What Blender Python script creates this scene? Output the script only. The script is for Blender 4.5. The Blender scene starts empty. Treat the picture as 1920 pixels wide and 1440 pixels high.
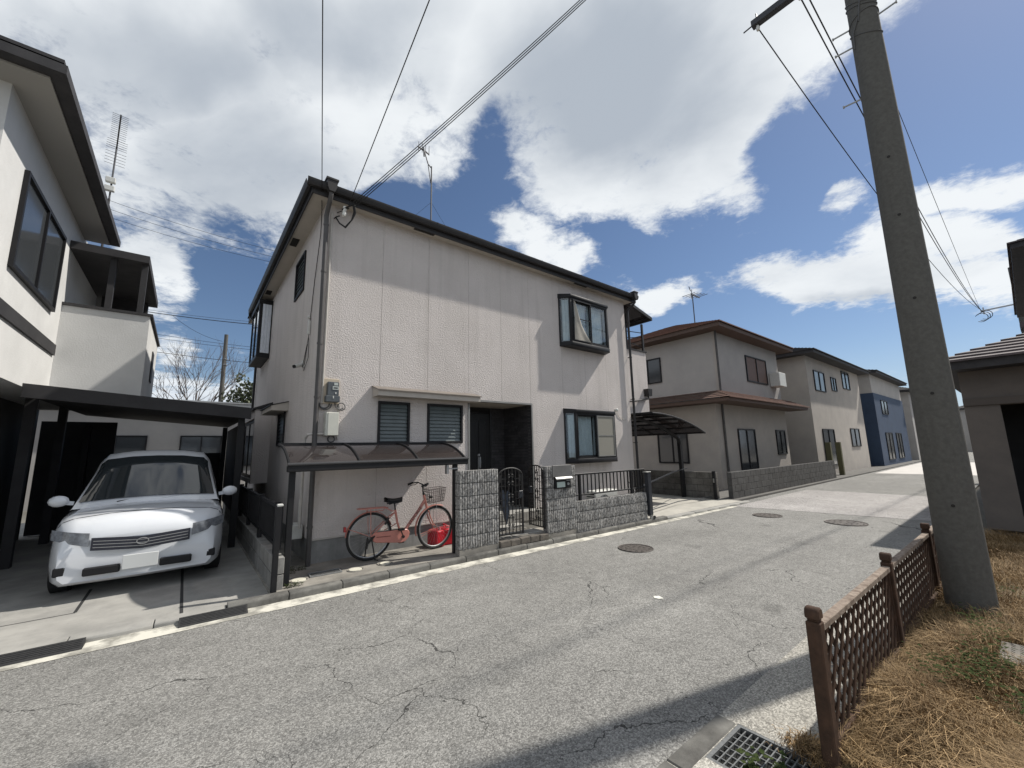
import bpy, bmesh, math, random
import numpy as np
from mathutils import Vector, Matrix
random.seed(7); rng = np.random.default_rng(7)
C = bpy.context.scene.collection
SC = bpy.context.scene
PI = math.pi
# ---------------------------------------------------------------- camera
cam = bpy.data.cameras.new('camera'); co = bpy.data.objects.new('camera', cam); C.objects.link(co)
YAW, PITCH, ROLL, FPX = 0.674063259, 0.157974153, -0.0204571951, 761.953961
f_ = Vector((math.sin(YAW)*math.cos(PITCH), math.cos(YAW)*math.cos(PITCH), math.sin(PITCH)))
r_ = Vector((math.cos(YAW), -math.sin(YAW), 0)); u_ = r_.cross(f_)
r2 = r_*math.cos(ROLL)+u_*math.sin(ROLL); u2 = -r_*math.sin(ROLL)+u_*math.cos(ROLL)
mw = Matrix((( r2.x,u2.x,-f_.x,0),(r2.y,u2.y,-f_.y,0),(r2.z,u2.z,-f_.z,1.7),(0,0,0,1)))
co.matrix_world = mw
cam.sensor_width = 36; cam.lens = FPX/1920*36; cam.clip_start = .05; cam.clip_end = 1500
SC.camera = co
# ---------------------------------------------------------------- sun, exposure
SUN = Vector((1, -.285, 1.22)).normalized()           # towards the sun
sl = bpy.data.lights.new('sun', 'SUN'); sl.energy = 4.6; sl.angle = math.radians(1.0); sl.color = (1, .95, .87)
so = bpy.data.objects.new('sun', sl); C.objects.link(so)
so.rotation_euler = SUN.to_track_quat('Z', 'Y').to_euler(); so.location = (20, -10, 30)
SC.view_settings.view_transform = 'Standard'; SC.view_settings.look = 'None'
SC.view_settings.gamma = 1; SC.view_settings.use_curve_mapping = False
SC.view_settings.exposure = 0.22
SC.cycles.max_bounces = 6; SC.cycles.diffuse_bounces = 3; SC.cycles.glossy_bounces = 3; SC.cycles.transmission_bounces = 4
SC.cycles.transparent_max_bounces = 8; SC.cycles.caustics_reflective = False; SC.cycles.caustics_refractive = False
SC.cycles.use_denoising = True
# ---------------------------------------------------------------- sky with drifting clouds (direction based)
CP = [(1.02, -0.07, -0.03, -0.3, -5.95, 5.06, 1.0), (2.14, 0.92, -1.82, 0.07, -6.19, 4.63, 1.0), (2.77, 0.43, 2.02, 3.7, -7.14, 7.93, 1.0), (3.58, 0.04, 2.3, 1.49, -6.68, 4.56, 0.85), (2.54, 0.21, 1.01, 1.34, -5.82, 4.84, 1.0), (3.17, 0.76, 0.53, 3.19, -12.62, 9.25, 0.8), (13.03, -4.25, 11.0, -5.62, -12.68, -0.06, 0.85), (2.9, -1.09, -0.15, -2.94, -9.25, 6.35, 0.95), (4.85, 3.04, -4.66, 3.26, -11.19, 5.42, 1.0), (7.01, 2.66, -7.29, 1.01, -24.89, 16.73, 1.0), (4.38, -0.14, -3.21, -2.2, -16.65, 6.71, 1.0), (9.39, -0.76, -7.76, -5.01, -19.09, 10.73, 1.0), (10.48, 0.71, -9.73, -1.1, -32.31, 14.14, 0.9), (15.78, -1.27, -5.2, -3.84, -27.81, 10.88, 1.0), (9.46, -2.03, -0.31, -5.72, -29.68, 14.54, 0.9), (5.94, -2.92, 1.22, -6.84, -20.27, 10.9, 0.75), (20.94, 1.85, 14.37, 4.42, -32.81, 9.5, 0.6), (8.29, 0.65, 5.22, 1.87, -26.96, 4.66, 0.8), (19.72, -2.83, -16.95, -6.52, -19.48, 10.76, 0.9), (18.81, 2.81, -15.4, 2.59, -66.73, 27.15, 0.6), (26.46, 8.92, -19.12, 38.97, -87.46, -2.56, 0.45)]
CN = [(10.61, -1.73, 4.65, -0.04, -31.17, 17.3, 0.6), (17.28, -16.23, 12.38, -4.19, -11.54, 8.26, 0.5), (12.29, 2.97, -1.13, 3.45, -24.54, 16.47, 0.35), (12.57, -4.16, 9.2, -5.57, -22.68, 6.47, 0.22), (19.96, 2.83, 16.39, 13.46, -25.68, 25.9, 0.3), (9.35, 4.41, -1.55, 5.98, -19.09, 11.53, 0.55), (19.65, 2.01, 13.07, 11.03, -35.06, 23.67, 0.2), (28.04, 4.6, 23.52, 17.69, -28.35, 34.34, 0.25), (14.17, -1.45, -5.59, -3.23, -15.26, 8.63, 0.4), (11.85, 5.32, -10.46, 2.75, -8.54, 2.62, 0.6), (12.1, 0.98, 7.29, 2.53, -13.49, 5.79, 0.8), (9.31, 2.1, -9.64, 0.75, -8.5, 4.07, 0.9), (10.69, 5.21, -10.49, 5.72, -13.68, 3.04, 0.7), (7.01, -2.02, -1.69, -7.13, -21.25, 12.0, 0.5), (2.94, -0.25, -1.18, -1.62, -13.85, 3.74, 0.3)]
CD = [(2.7, -0.29, -0.5, -0.93, -6.22, 5.09, 1.0), (2.42, 0.22, 0.89, 2.7, -12.08, 11.18, 0.8), (3.32, 0.5, 2.5, 4.09, -7.81, 8.47, 1.0), (4.43, 0.45, 2.67, 2.26, -7.11, 5.29, 0.6), (5.34, 6.35, -4.0, 7.54, -17.71, 16.11, 0.5), (6.71, -0.59, -4.9, -13.54, -73.36, 28.79, 0.25)]

W = bpy.data.worlds.new('World'); SC.world = W; W.use_nodes = True
nt = W.node_tree; nt.nodes.clear(); nl = nt.links.new
def N(t, **k):
    n = nt.nodes.new(t)
    for a, b in k.items(): setattr(n, a, b)
    return n
def mth(op, a, b=None, c=None):
    n = N('ShaderNodeMath', operation=op)
    for i, v in enumerate((a, b, c)):
        if v is None: continue
        if isinstance(v, (int, float)): n.inputs[i].default_value = v
        else: nl(v, n.inputs[i])
    return n.outputs[0]
def vdot(a, v):
    n = N('ShaderNodeVectorMath', operation='DOT_PRODUCT'); nl(a, n.inputs[0]); n.inputs[1].default_value = v
    return n.outputs['Value']
def sstep(v, a, b, lo=0., hi=1.):
    n = N('ShaderNodeMapRange', interpolation_type='SMOOTHSTEP'); nl(v, n.inputs['Value'])
    n.inputs['From Min'].default_value = a; n.inputs['From Max'].default_value = b
    n.inputs['To Min'].default_value = lo; n.inputs['To Max'].default_value = hi
    return n.outputs[0]
tc = N('ShaderNodeTexCoord'); sep = N('ShaderNodeSeparateXYZ'); nl(tc.outputs['Generated'], sep.inputs[0])
cY, sY = math.cos(YAW), math.sin(YAW)
right = vdot(tc.outputs['Generated'], (cY, -sY, 0)); fwd = vdot(tc.outputs['Generated'], (sY, cY, 0))
az = mth('ARCTAN2', right, fwd); el = mth('ARCSINE', sep.outputs[2])
cmb = N('ShaderNodeCombineXYZ'); nl(az, cmb.inputs[0]); nl(el, cmb.inputs[1]); cmb.inputs[2].default_value = 1
# cloud layer coordinates: a flat sheet overhead, so cells flatten towards the horizon
zz = mth('MAXIMUM', mth('ADD', sep.outputs[2], .10), .03)
cl = N('ShaderNodeCombineXYZ'); nl(mth('DIVIDE', right, zz), cl.inputs[0]); nl(mth('DIVIDE', fwd, zz), cl.inputs[1]); cl.inputs[2].default_value = 3.7
def noise(vec, s, det=8, ro=.6, dist=0.):
    n = N('ShaderNodeTexNoise'); nl(vec, n.inputs['Vector']); n.inputs['Scale'].default_value = s
    n.inputs['Detail'].default_value = det; n.inputs['Roughness'].default_value = ro; n.inputs['Distortion'].default_value = dist
    return n.outputs['Fac']
wob = N('ShaderNodeTexNoise'); nl(tc.outputs['Generated'], wob.inputs['Vector']); wob.inputs['Scale'].default_value = 5; wob.inputs['Detail'].default_value = 7
wv = N('ShaderNodeVectorMath', operation='SUBTRACT'); nl(wob.outputs['Color'], wv.inputs[0]); wv.inputs[1].default_value = (.5, .5, .5)
wm = N('ShaderNodeVectorMath', operation='MULTIPLY_ADD'); nl(wv.outputs[0], wm.inputs[0]); wm.inputs[1].default_value = (.22, .17, 0); nl(cmb.outputs[0], wm.inputs[2])
P0 = wm.outputs[0]
def blobs(L, e0=1.55, e1=.35):
    acc = None
    for (a, b, c, d, e, f, w) in L:
        k = N('ShaderNodeCombineXYZ'); nl(vdot(P0, (a, b, c)), k.inputs[0]); nl(vdot(P0, (d, e, f)), k.inputs[1])
        ln = N('ShaderNodeVectorMath', operation='LENGTH'); nl(k.outputs[0], ln.inputs[0])
        v = sstep(ln.outputs['Value'], e1, e0, w, 0.)
        acc = v if acc is None else mth('MAXIMUM', acc, v)
    return acc
mp, mn, md = blobs(CP), blobs(CN), blobs(CD, 1.5, .2)
away = sstep(mth('ABSOLUTE', az), .98, 1.35, 0., .52)
high = sstep(el, 1.0, 1.15, 0., .55)
mp = mth('MAXIMUM', mp, mth('MAXIMUM', away, high))
mask = mth('SUBTRACT', mp, mn)
n1 = noise(cl.outputs[0], 2.6, 10, .66, .5)
n2 = noise(cl.outputs[0], 8.0, 8, .66, .3)
n4 = noise(cl.outputs[0], 20.0, 6, .7, .6)
nn = mth('ADD', mth('MULTIPLY', mth('SUBTRACT', n1, .47), 1.45), mth('MULTIPLY', mth('SUBTRACT', n2, .5), 1.0))
nn = mth('ADD', nn, mth('MULTIPLY', mth('SUBTRACT', n4, .5), .7))
dens_in = mth('ADD', mask, nn)
dens = sstep(dens_in, .16, .84)
# brightness of the cloud: thin sunlit edges white, thick bases grey
n3 = noise(cl.outputs[0], 1.3, 6, .55, .4)
thick = mth('ADD', mth('MULTIPLY', md, .8), mth('MULTIPLY', mth('SUBTRACT', n3, .47), 1.7))
shade = sstep(thick, -.06, .95)
ccol = N('ShaderNodeMix', data_type='RGBA'); nl(shade, ccol.inputs['Factor'])
CLB, CLD = 6.5, 3.5
ccol.inputs['A'].default_value = (CLB*.96, CLB*.995, CLB*1.02, 1); ccol.inputs['B'].default_value = (CLD*.90, CLD*1.0, CLD*1.13, 1)
sky = N('ShaderNodeTexSky', sky_type='NISHITA'); sky.sun_disc = False
sky.sun_elevation = math.asin(SUN.z); sky.sun_rotation = math.atan2(SUN.x, SUN.y)
sky.air_density = 1.0; sky.dust_density = .3; sky.ozone_density = 3.2
mixc = N('ShaderNodeMix', data_type='RGBA'); nl(mth('MULTIPLY', dens, .97), mixc.inputs['Factor']); skt = N('ShaderNodeMix', data_type='RGBA', blend_type='MULTIPLY'); skt.inputs['Factor'].default_value = 1; nl(sky.outputs[0], skt.inputs['A']); skt.inputs['B'].default_value = (.60, .60, .615, 1); nl(skt.outputs['Result'], mixc.inputs['A']); nl(ccol.outputs['Result'], mixc.inputs['B'])
hzn = N('ShaderNodeMix', data_type='RGBA'); nl(sstep(el, .20, -.02, 0., .75), hzn.inputs['Factor']); nl(mixc.outputs['Result'], hzn.inputs['A']); hzn.inputs['B'].default_value = (3.2, 4.0, 5.2, 1)
bg = N('ShaderNodeBackground'); nl(hzn.outputs['Result'], bg.inputs[0]); bg.inputs[1].default_value = .125
out = N('ShaderNodeOutputWorld'); nl(bg.outputs[0], out.inputs[0])
W.cycles.sampling_method = 'MANUAL'; W.cycles.sample_map_resolution = 512
# ---------------------------------------------------------------- helpers: materials
MATS = {}
def mat(name, c1, c2=None, rough=.8, scale=6., detail=5, bump=0., bscale=60., bdist=.004, metal=0., spec=.4, streak=0., streakc=None, mid=(.35, .65), alpha=1., trans=0., coat=0., island=0., bdet=4):
    m = bpy.data.materials.new(name); m.use_nodes = True; t = m.node_tree; L = t.links.new
    p = t.nodes['Principled BSDF']; p.inputs['Roughness'].default_value = rough; p.inputs['Metallic'].default_value = metal
    p.inputs['Specular IOR Level'].default_value = spec; p.inputs['Coat Weight'].default_value = coat
    p.inputs['Transmission Weight'].default_value = trans
    g = t.nodes.new('ShaderNodeNewGeometry'); pos = g.outputs['Position']
    def nz(sc, det=4, mapping=None, ro=.55):
        n = t.nodes.new('ShaderNodeTexNoise'); n.inputs['Scale'].default_value = sc; n.inputs['Detail'].default_value = det; n.inputs['Roughness'].default_value = ro
        if mapping:
            mp_ = t.nodes.new('ShaderNodeMapping'); mp_.inputs['Scale'].default_value = mapping; L(pos, mp_.inputs[0]); L(mp_.outputs[0], n.inputs['Vector'])
        else: L(pos, n.inputs['Vector'])
        return n.outputs['Fac']
    def rng_(v, a, b):
        r = t.nodes.new('ShaderNodeMapRange'); r.inputs['From Min'].default_value = a; r.inputs['From Max'].default_value = b; L(v, r.inputs['Value']); return r.outputs[0]
    def mixcol(fac, a, b, blend='MIX'):
        x = t.nodes.new('ShaderNodeMix'); x.data_type = 'RGBA'; x.blend_type = blend
        if isinstance(fac, float): x.inputs['Factor'].default_value = fac
        else: L(fac, x.inputs['Factor'])
        for k, v in (('A', a), ('B', b)):
            if isinstance(v, tuple): x.inputs[k].default_value = (*v[:3], 1)
            else: L(v, x.inputs[k])
        return x.outputs['Result']
    col = c1
    if c2 is not None:
        col = mixcol(rng_(nz(scale, detail, ro=.65), *mid), c1, c2)
    if island:
        v = rng_(g.outputs['Random Per Island'], 0, 1)
        col = mixcol(v, col, tuple(x*(1-island) for x in c1)) if isinstance(col, tuple) else mixcol(v, col, mixcol(1., col, (1-island,)*3, 'MULTIPLY'))
    if streak:
        s = rng_(nz(1., 5, (7, 7, .35)), .52, .75)
        x = t.nodes.new('ShaderNodeMath'); x.operation = 'MULTIPLY'; L(s, x.inputs[0]); x.inputs[1].default_value = streak
        col = mixcol(x.outputs[0], col, streakc or (.12, .11, .1))
    if isinstance(col, tuple): p.inputs['Base Color'].default_value = (*col[:3], 1)
    else: L(col, p.inputs['Base Color'])
    if bump:
        b = t.nodes.new('ShaderNodeBump'); b.inputs['Strength'].default_value = bump; b.inputs['Distance'].default_value = bdist
        L(nz(bscale, bdet), b.inputs['Height']); L(b.outputs[0], p.inputs['Normal'])
    m['p'] = 1
    MATS[name] = m
    return m
# ---------------------------------------------------------------- helpers: meshes
class MB:
    def __init__(s): s.v = []; s.f = []
    def add(s, vs, fs):
        o = len(s.v); s.v += [tuple(p) for p in vs]; s.f += [tuple(o+i for i in q) for q in fs]; return s
    def box(s, x0, x1, y0, y1, z0, z1, M=None):
        vs = [(x, y, z) for x in (x0, x1) for y in (y0, y1) for z in (z0, z1)]
        if M is not None: vs = [M @ Vector(p) for p in vs]
        return s.add(vs, [(0,1,3,2),(4,6,7,5),(0,4,5,1),(2,3,7,6),(0,2,6,4),(1,5,7,3)])
    def bar(s, p, q, w, h=None, up=(0, 0, 1)):
        p, q = Vector(p), Vector(q); h = h or w; d = (q-p); L = d.length; d.normalize(); upv = Vector(up)
        if abs(d.dot(upv)) > .98: upv = Vector((0, 1, 0))
        a = d.cross(upv).normalized(); b = a.cross(d)
        vs = [p+a*i*w/2+b*j*h/2 for i, j in ((-1,-1),(1,-1),(1,1),(-1,1))]+[q+a*i*w/2+b*j*h/2 for i, j in ((-1,-1),(1,-1),(1,1),(-1,1))]
        return s.add(vs, [(0,3,2,1),(4,5,6,7),(0,1,5,4),(1,2,6,5),(2,3,7,6),(3,0,4,7)])
    def tube(s, pts, r, n=6, caps=True, closed=False):
        pts = [Vector(p) for p in pts]; m = len(pts); rs = r if isinstance(r, (list, tuple)) else [r]*m
        prev = None; vs = []
        for i, p in enumerate(pts):
            if closed: d = pts[(i+1) % m]-pts[i-1]
            else: d = pts[min(i+1, m-1)]-pts[max(i-1, 0)]
            d.normalize()
            if prev is None:
                a = d.cross(Vector((0, 0, 1)) if abs(d.z) < .9 else Vector((1, 0, 0))).normalized()
            else:
                a = prev-d*prev.dot(d); a.normalize()
            prev = a; b = d.cross(a)
            vs += [p+(a*math.cos(2*PI*k/n)+b*math.sin(2*PI*k/n))*rs[i] for k in range(n)]
        fs = []
        for i in range(m if closed else m-1):
            j = (i+1) % m
            fs += [(i*n+k, i*n+(k+1) % n, j*n+(k+1) % n, j*n+k) for k in range(n)]
        if caps and not closed: fs += [tuple(range(n-1, -1, -1)), tuple((m-1)*n+k for k in range(n))]
        return s.add(vs, fs)
    def cyl(s, p, q, r, r2=None, n=12): return s.tube([p, q], [r, r if r2 is None else r2], n)
    def prism(s, poly, a, b, axis='x'):
        n = len(poly)
        def P(u, v, t): return {'x': (t, u, v), 'y': (u, t, v), 'z': (u, v, t)}[axis]
        vs = [P(u, v, a) for u, v in poly]+[P(u, v, b) for u, v in poly]
        return s.add(vs, [tuple(range(n)), tuple(range(2*n-1, n-1, -1))]+[(i, (i+1) % n, n+(i+1) % n, n+i) for i in range(n)])
    def grid(s, fn, nu, nv):
        vs = [fn(i/nu, j/nv) for i in range(nu+1) for j in range(nv+1)]
        k = nv+1
        return s.add(vs, [(i*k+j, (i+1)*k+j, (i+1)*k+j+1, i*k+j+1) for i in range(nu) for j in range(nv)])
    def ball(s, c, r, nu=10, nv=6, sc=(1, 1, 1)):
        c = Vector(c)
        return s.grid(lambda a, b: c+Vector((math.cos(a*2*PI)*math.sin(b*PI)*sc[0], math.sin(a*2*PI)*math.sin(b*PI)*sc[1], math.cos(b*PI)*sc[2]))*r, nu, nv)
    def slab(s, u0, u1, w0, w1, holes, t0, t1, axis='y'):
        """flat slab between t0 and t1 (along axis), spanning u x w, with rectangular holes"""
        us = sorted({u0, u1, *[h[i] for h in holes for i in (0, 1) if u0 < h[i] < u1]}); ws = sorted({w0, w1, *[h[i] for h in holes for i in (2, 3) if w0 < h[i] < w1]})
        def inh(u, w): return any(h[0] < u < h[1] and h[2] < w < h[3] for h in holes)
        cell = {(i, j): not inh((us[i]+us[i+1])/2, (ws[j]+ws[j+1])/2) for i in range(len(us)-1) for j in range(len(ws)-1)}
        def P(u, w, t): return (u, t, w) if axis == 'y' else (t, u, w) if axis == 'x' else (u, w, t)
        idx = {}; vs = []; fs = []
        def V(i, j, k):
            if (i, j, k) not in idx: idx[(i, j, k)] = len(vs); vs.append(P(us[i], ws[j], (t0, t1)[k]))
            return idx[(i, j, k)]
        for (i, j), on in cell.items():
            if not on: continue
            for k in (0, 1): fs.append((V(i,j,k), V(i+1,j,k), V(i+1,j+1,k), V(i,j+1,k)))
            if not cell.get((i-1, j)): fs.append((V(i,j,0), V(i,j+1,0), V(i,j+1,1), V(i,j,1)))
            if not cell.get((i+1, j)): fs.append((V(i+1,j,0), V(i+1,j+1,0), V(i+1,j+1,1), V(i+1,j,1)))
            if not cell.get((i, j-1)): fs.append((V(i,j,0), V(i+1,j,0), V(i+1,j,1), V(i,j,1)))
            if not cell.get((i, j+1)): fs.append((V(i,j+1,0), V(i+1,j+1,0), V(i+1,j+1,1), V(i,j+1,1)))
        return s.add(vs, fs)
    def mesh(s, name, off=(0, 0, 0), bevel=0., smooth=35., fixn=True):
        me = bpy.data.meshes.new(name)
        me.from_pydata([(p[0]-off[0], p[1]-off[1], p[2]-off[2]) for p in s.v], [], s.f)
        if fixn or bevel:
            bm = bmesh.new(); bm.from_mesh(me); bmesh.ops.remove_doubles(bm, verts=bm.verts, dist=1e-6); bmesh.ops.recalc_face_normals(bm, faces=bm.faces)
            if bevel:
                es = [e for e in bm.edges if len(e.link_faces) == 2 and e.calc_face_angle(0) > .6]
                bmesh.ops.bevel(bm, geom=es, offset=bevel, segments=1, affect='EDGES', clamp_overlap=True)
            bm.to_mesh(me); bm.free()
        if smooth:
            me.polygons.foreach_set('use_smooth', [True]*len(me.polygons)); me.set_sharp_from_angle(angle=math.radians(smooth))
        return me
OFF = {}
def put(name, me, m, parent=None, loc=None, rot=None):
    o = bpy.data.objects.new(name, me); C.objects.link(o)
    if m is not None and len(me.materials) == 0: me.materials.append(m)
    if parent is not None: o.parent = parent; OFF[o.name] = OFF.get(parent.name, (0, 0, 0))
    if loc: o.location = loc
    if rot: o.rotation_euler = rot
    return o
def part(name, mb, m, parent, world=True, bevel=0., smooth=35.):
    off = OFF.get(parent.name, (0, 0, 0)) if (parent is not None and world) else (0, 0, 0)
    return put(name, mb.mesh(name, off, bevel, smooth), m, parent)
def tag(o, label, cat, group=None, kind=None):
    if label: o['label'] = label
    if cat: o['category'] = cat
    if group: o['group'] = group
    if kind: o['kind'] = kind
    return o
def thing(name, label, cat, loc=(0, 0, 0), rz=0., group=None):
    o = bpy.data.objects.new(name, None); C.objects.link(o); o.location = loc; o.rotation_euler = (0, 0, rz)
    o.empty_display_size = .1; OFF[o.name] = tuple(loc) if rz == 0 else (0, 0, 0)
    return tag(o, label, cat, group)
def solo(name, mb, m, label, cat, group=None, bevel=0., smooth=35., loc=None):
    me = mb.mesh(name, loc or (0, 0, 0), bevel, smooth); o = put(name, me, m)
    if loc: o.location = loc
    return tag(o, label, cat, group)
def struct(name, mb, m, bevel=0.):
    o = put(name, mb.mesh(name, (0, 0, 0), bevel), m); o['kind'] = 'structure'; return o
def dup(o, parent=None, loc=None):
    c = o.copy(); C.objects.link(c)
    if parent is not None: c.parent = parent
    if loc is not None: c.location = loc
    for ch in list(o.children): 
        k = dup(ch, c); k.matrix_parent_inverse = ch.matrix_parent_inverse
    return c

# ---------------------------------------------------------------- materials
stucco = mat('stucco', (.62, .575, .55), (.55, .51, .485), .9, .9, 7, 1.0, 42, .016, spec=.2, streak=.28, streakc=(.34, .315, .29), bdet=5)
trim = mat('trim', (.47, .43, .385), (.40, .37, .33), .7, 3)
soffit_m = mat('soffit', (.46, .42, .37), (.41, .375, .33), .85, 2.5)
bronze = mat('bronze', (.034, .032, .032), (.024, .023, .024), .5, 4, spec=.3)
black = mat('black_aluminium', (.012, .012, .014), (.017, .017, .018), .5, 5, spec=.25)
iron = mat('wrought_iron', (.012, .012, .013), (.02, .019, .018), .5, 20)
pipe_m = mat('pipe_paint', (.085, .08, .078), (.06, .057, .056), .5, 5)
conduit_m = mat('conduit_paint', (.5, .47, .43), (.42, .4, .37), .6, 9)
conc = mat('concrete', (.36, .35, .325), (.25, .245, .23), .92, 2.3, 8, .5, 160, .003, spec=.2)
conc_dark = mat('stained_concrete', (.33, .31, .275), (.15, .142, .128), .92, 1.6, 8, .5, 140, .003, spec=.2)
conc_lite = mat('pale_concrete', (.47, .45, .40), (.36, .345, .31), .92, 1.8, 8, .4, 150, .003, spec=.2)
found_m = mat('foundation', (.34, .34, .33), (.17, .17, .165), .9, 1.4, 6, .3, 90, .003, spec=.2, streak=.4, streakc=(.1, .1, .095))
kerb_m = mat('kerb_stone', (.19, .185, .17), (.085, .082, .076), .92, 4, 8, .6, 190, .003, spec=.2)
gutter_m = mat('gutter_strip', (.60, .58, .51), (.27, .26, .23), .92, 3.6, 9, .5, 190, .003, spec=.2, mid=(.44, .60))
splitface = mat('split_face_block', (.56, .545, .52), (.16, .155, .15), .95, 26, 8, 1., 120, .006, spec=.15, mid=(.36, .62), island=.25)
plainblock = mat('grey_block', (.30, .295, .28), (.2, .195, .185), .95, 5, 8, .6, 150, .003, spec=.15, streak=.3)
tile_m = mat('porch_tile', (.075, .073, .075), (.05, .048, .05), .35, 9, island=.45, spec=.5)
grout_m = mat('tile_grout', (.025, .024, .024), None, .9)
door_m = mat('door_black', (.012, .012, .013), (.018, .017, .017), .35, 8)
steel = mat('steel', (.45, .45, .45), (.36, .36, .36), .42, 30, metal=.8)
galv = mat('galvanised', (.42, .43, .43), (.33, .34, .34), .45, 40, metal=.7)
alu = mat('aluminium', (.30, .30, .29), (.26, .26, .25), .5, 8, metal=.5)
curtain_m = mat('lace_curtain', (.70, .74, .80), (.62, .66, .72), .9, 12, bump=.15, bscale=200)
net_m = mat('insect_net', (.27, .26, .225), (.235, .225, .195), .8, 300)
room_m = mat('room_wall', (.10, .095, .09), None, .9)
slatglass = mat('louvre_glass', (.12, .145, .148), (.10, .12, .122), .3, 6, spec=.5)
white_pl = mat('white_plastic', (.62, .62, .58), (.55, .55, .52), .5, 12)
cream_pl = mat('cream_plastic', (.60, .60, .53), (.55, .55, .49), .45, 12)
meter_m = mat('meter_grey', (.09, .10, .11), (.075, .085, .09), .4, 20)
rubber = mat('rubber', (.018, .018, .019), (.03, .03, .03), .75, 30)
cable_m = mat('cable_black', (.014, .014, .014), None, .6)
cable_g = mat('cable_grey', (.09, .09, .09), None, .6)
porcelain = mat('porcelain', (.66, .66, .62), None, .25)
def glassmat(name, tint, gl=.5):
    m = bpy.data.materials.new(name); m.use_nodes = True; t = m.node_tree; t.nodes.clear(); L = t.links.new
    a = t.nodes.new('ShaderNodeBsdfTransparent'); a.inputs[0].default_value = (*tint, 1)
    b = t.nodes.new('ShaderNodeBsdfGlossy'); b.inputs['Roughness'].default_value = .02; b.inputs['Color'].default_value = (.9, .92, .95, 1)
    fr = t.nodes.new('ShaderNodeLayerWeight'); fr.inputs[0].default_value = .5
    pw = t.nodes.new('ShaderNodeMath'); pw.operation = 'POWER'; L(fr.outputs['Facing'], pw.inputs[0]); pw.inputs[1].default_value = 3.6
    mu = t.nodes.new('ShaderNodeMath'); mu.operation = 'MULTIPLY_ADD'; L(pw.outputs[0], mu.inputs[0]); mu.inputs[1].default_value = .8; mu.inputs[2].default_value = .03+gl*.05; mu.use_clamp = True
    x = t.nodes.new('ShaderNodeMixShader'); L(mu.outputs[0], x.inputs[0]); L(a.outputs[0], x.inputs[1]); L(b.outputs[0], x.inputs[2])
    o = t.nodes.new('ShaderNodeOutputMaterial'); L(x.outputs[0], o.inputs[0]); return m
glass = glassmat('window_glass', (.86, .9, .9))
poly = glassmat('brown_polycarbonate', (.10, .082, .078), .6)
def _poly():
    t = poly.node_tree; L = t.links.new; a = next(n for n in t.nodes if n.type == 'BSDF_TRANSPARENT'); x = next(n for n in t.nodes if n.type == 'MIX_SHADER')
    d = t.nodes.new('ShaderNodeBsdfDiffuse'); d.inputs[0].default_value = (.052, .044, .043, 1); y = t.nodes.new('ShaderNodeMixShader'); y.inputs[0].default_value = .6
    L(a.outputs[0], y.inputs[1]); L(d.outputs[0], y.inputs[2]); L(y.outputs[0], x.inputs[1])
_poly()
darkglass = glassmat('tinted_glass', (.25, .28, .28), .8)
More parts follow.
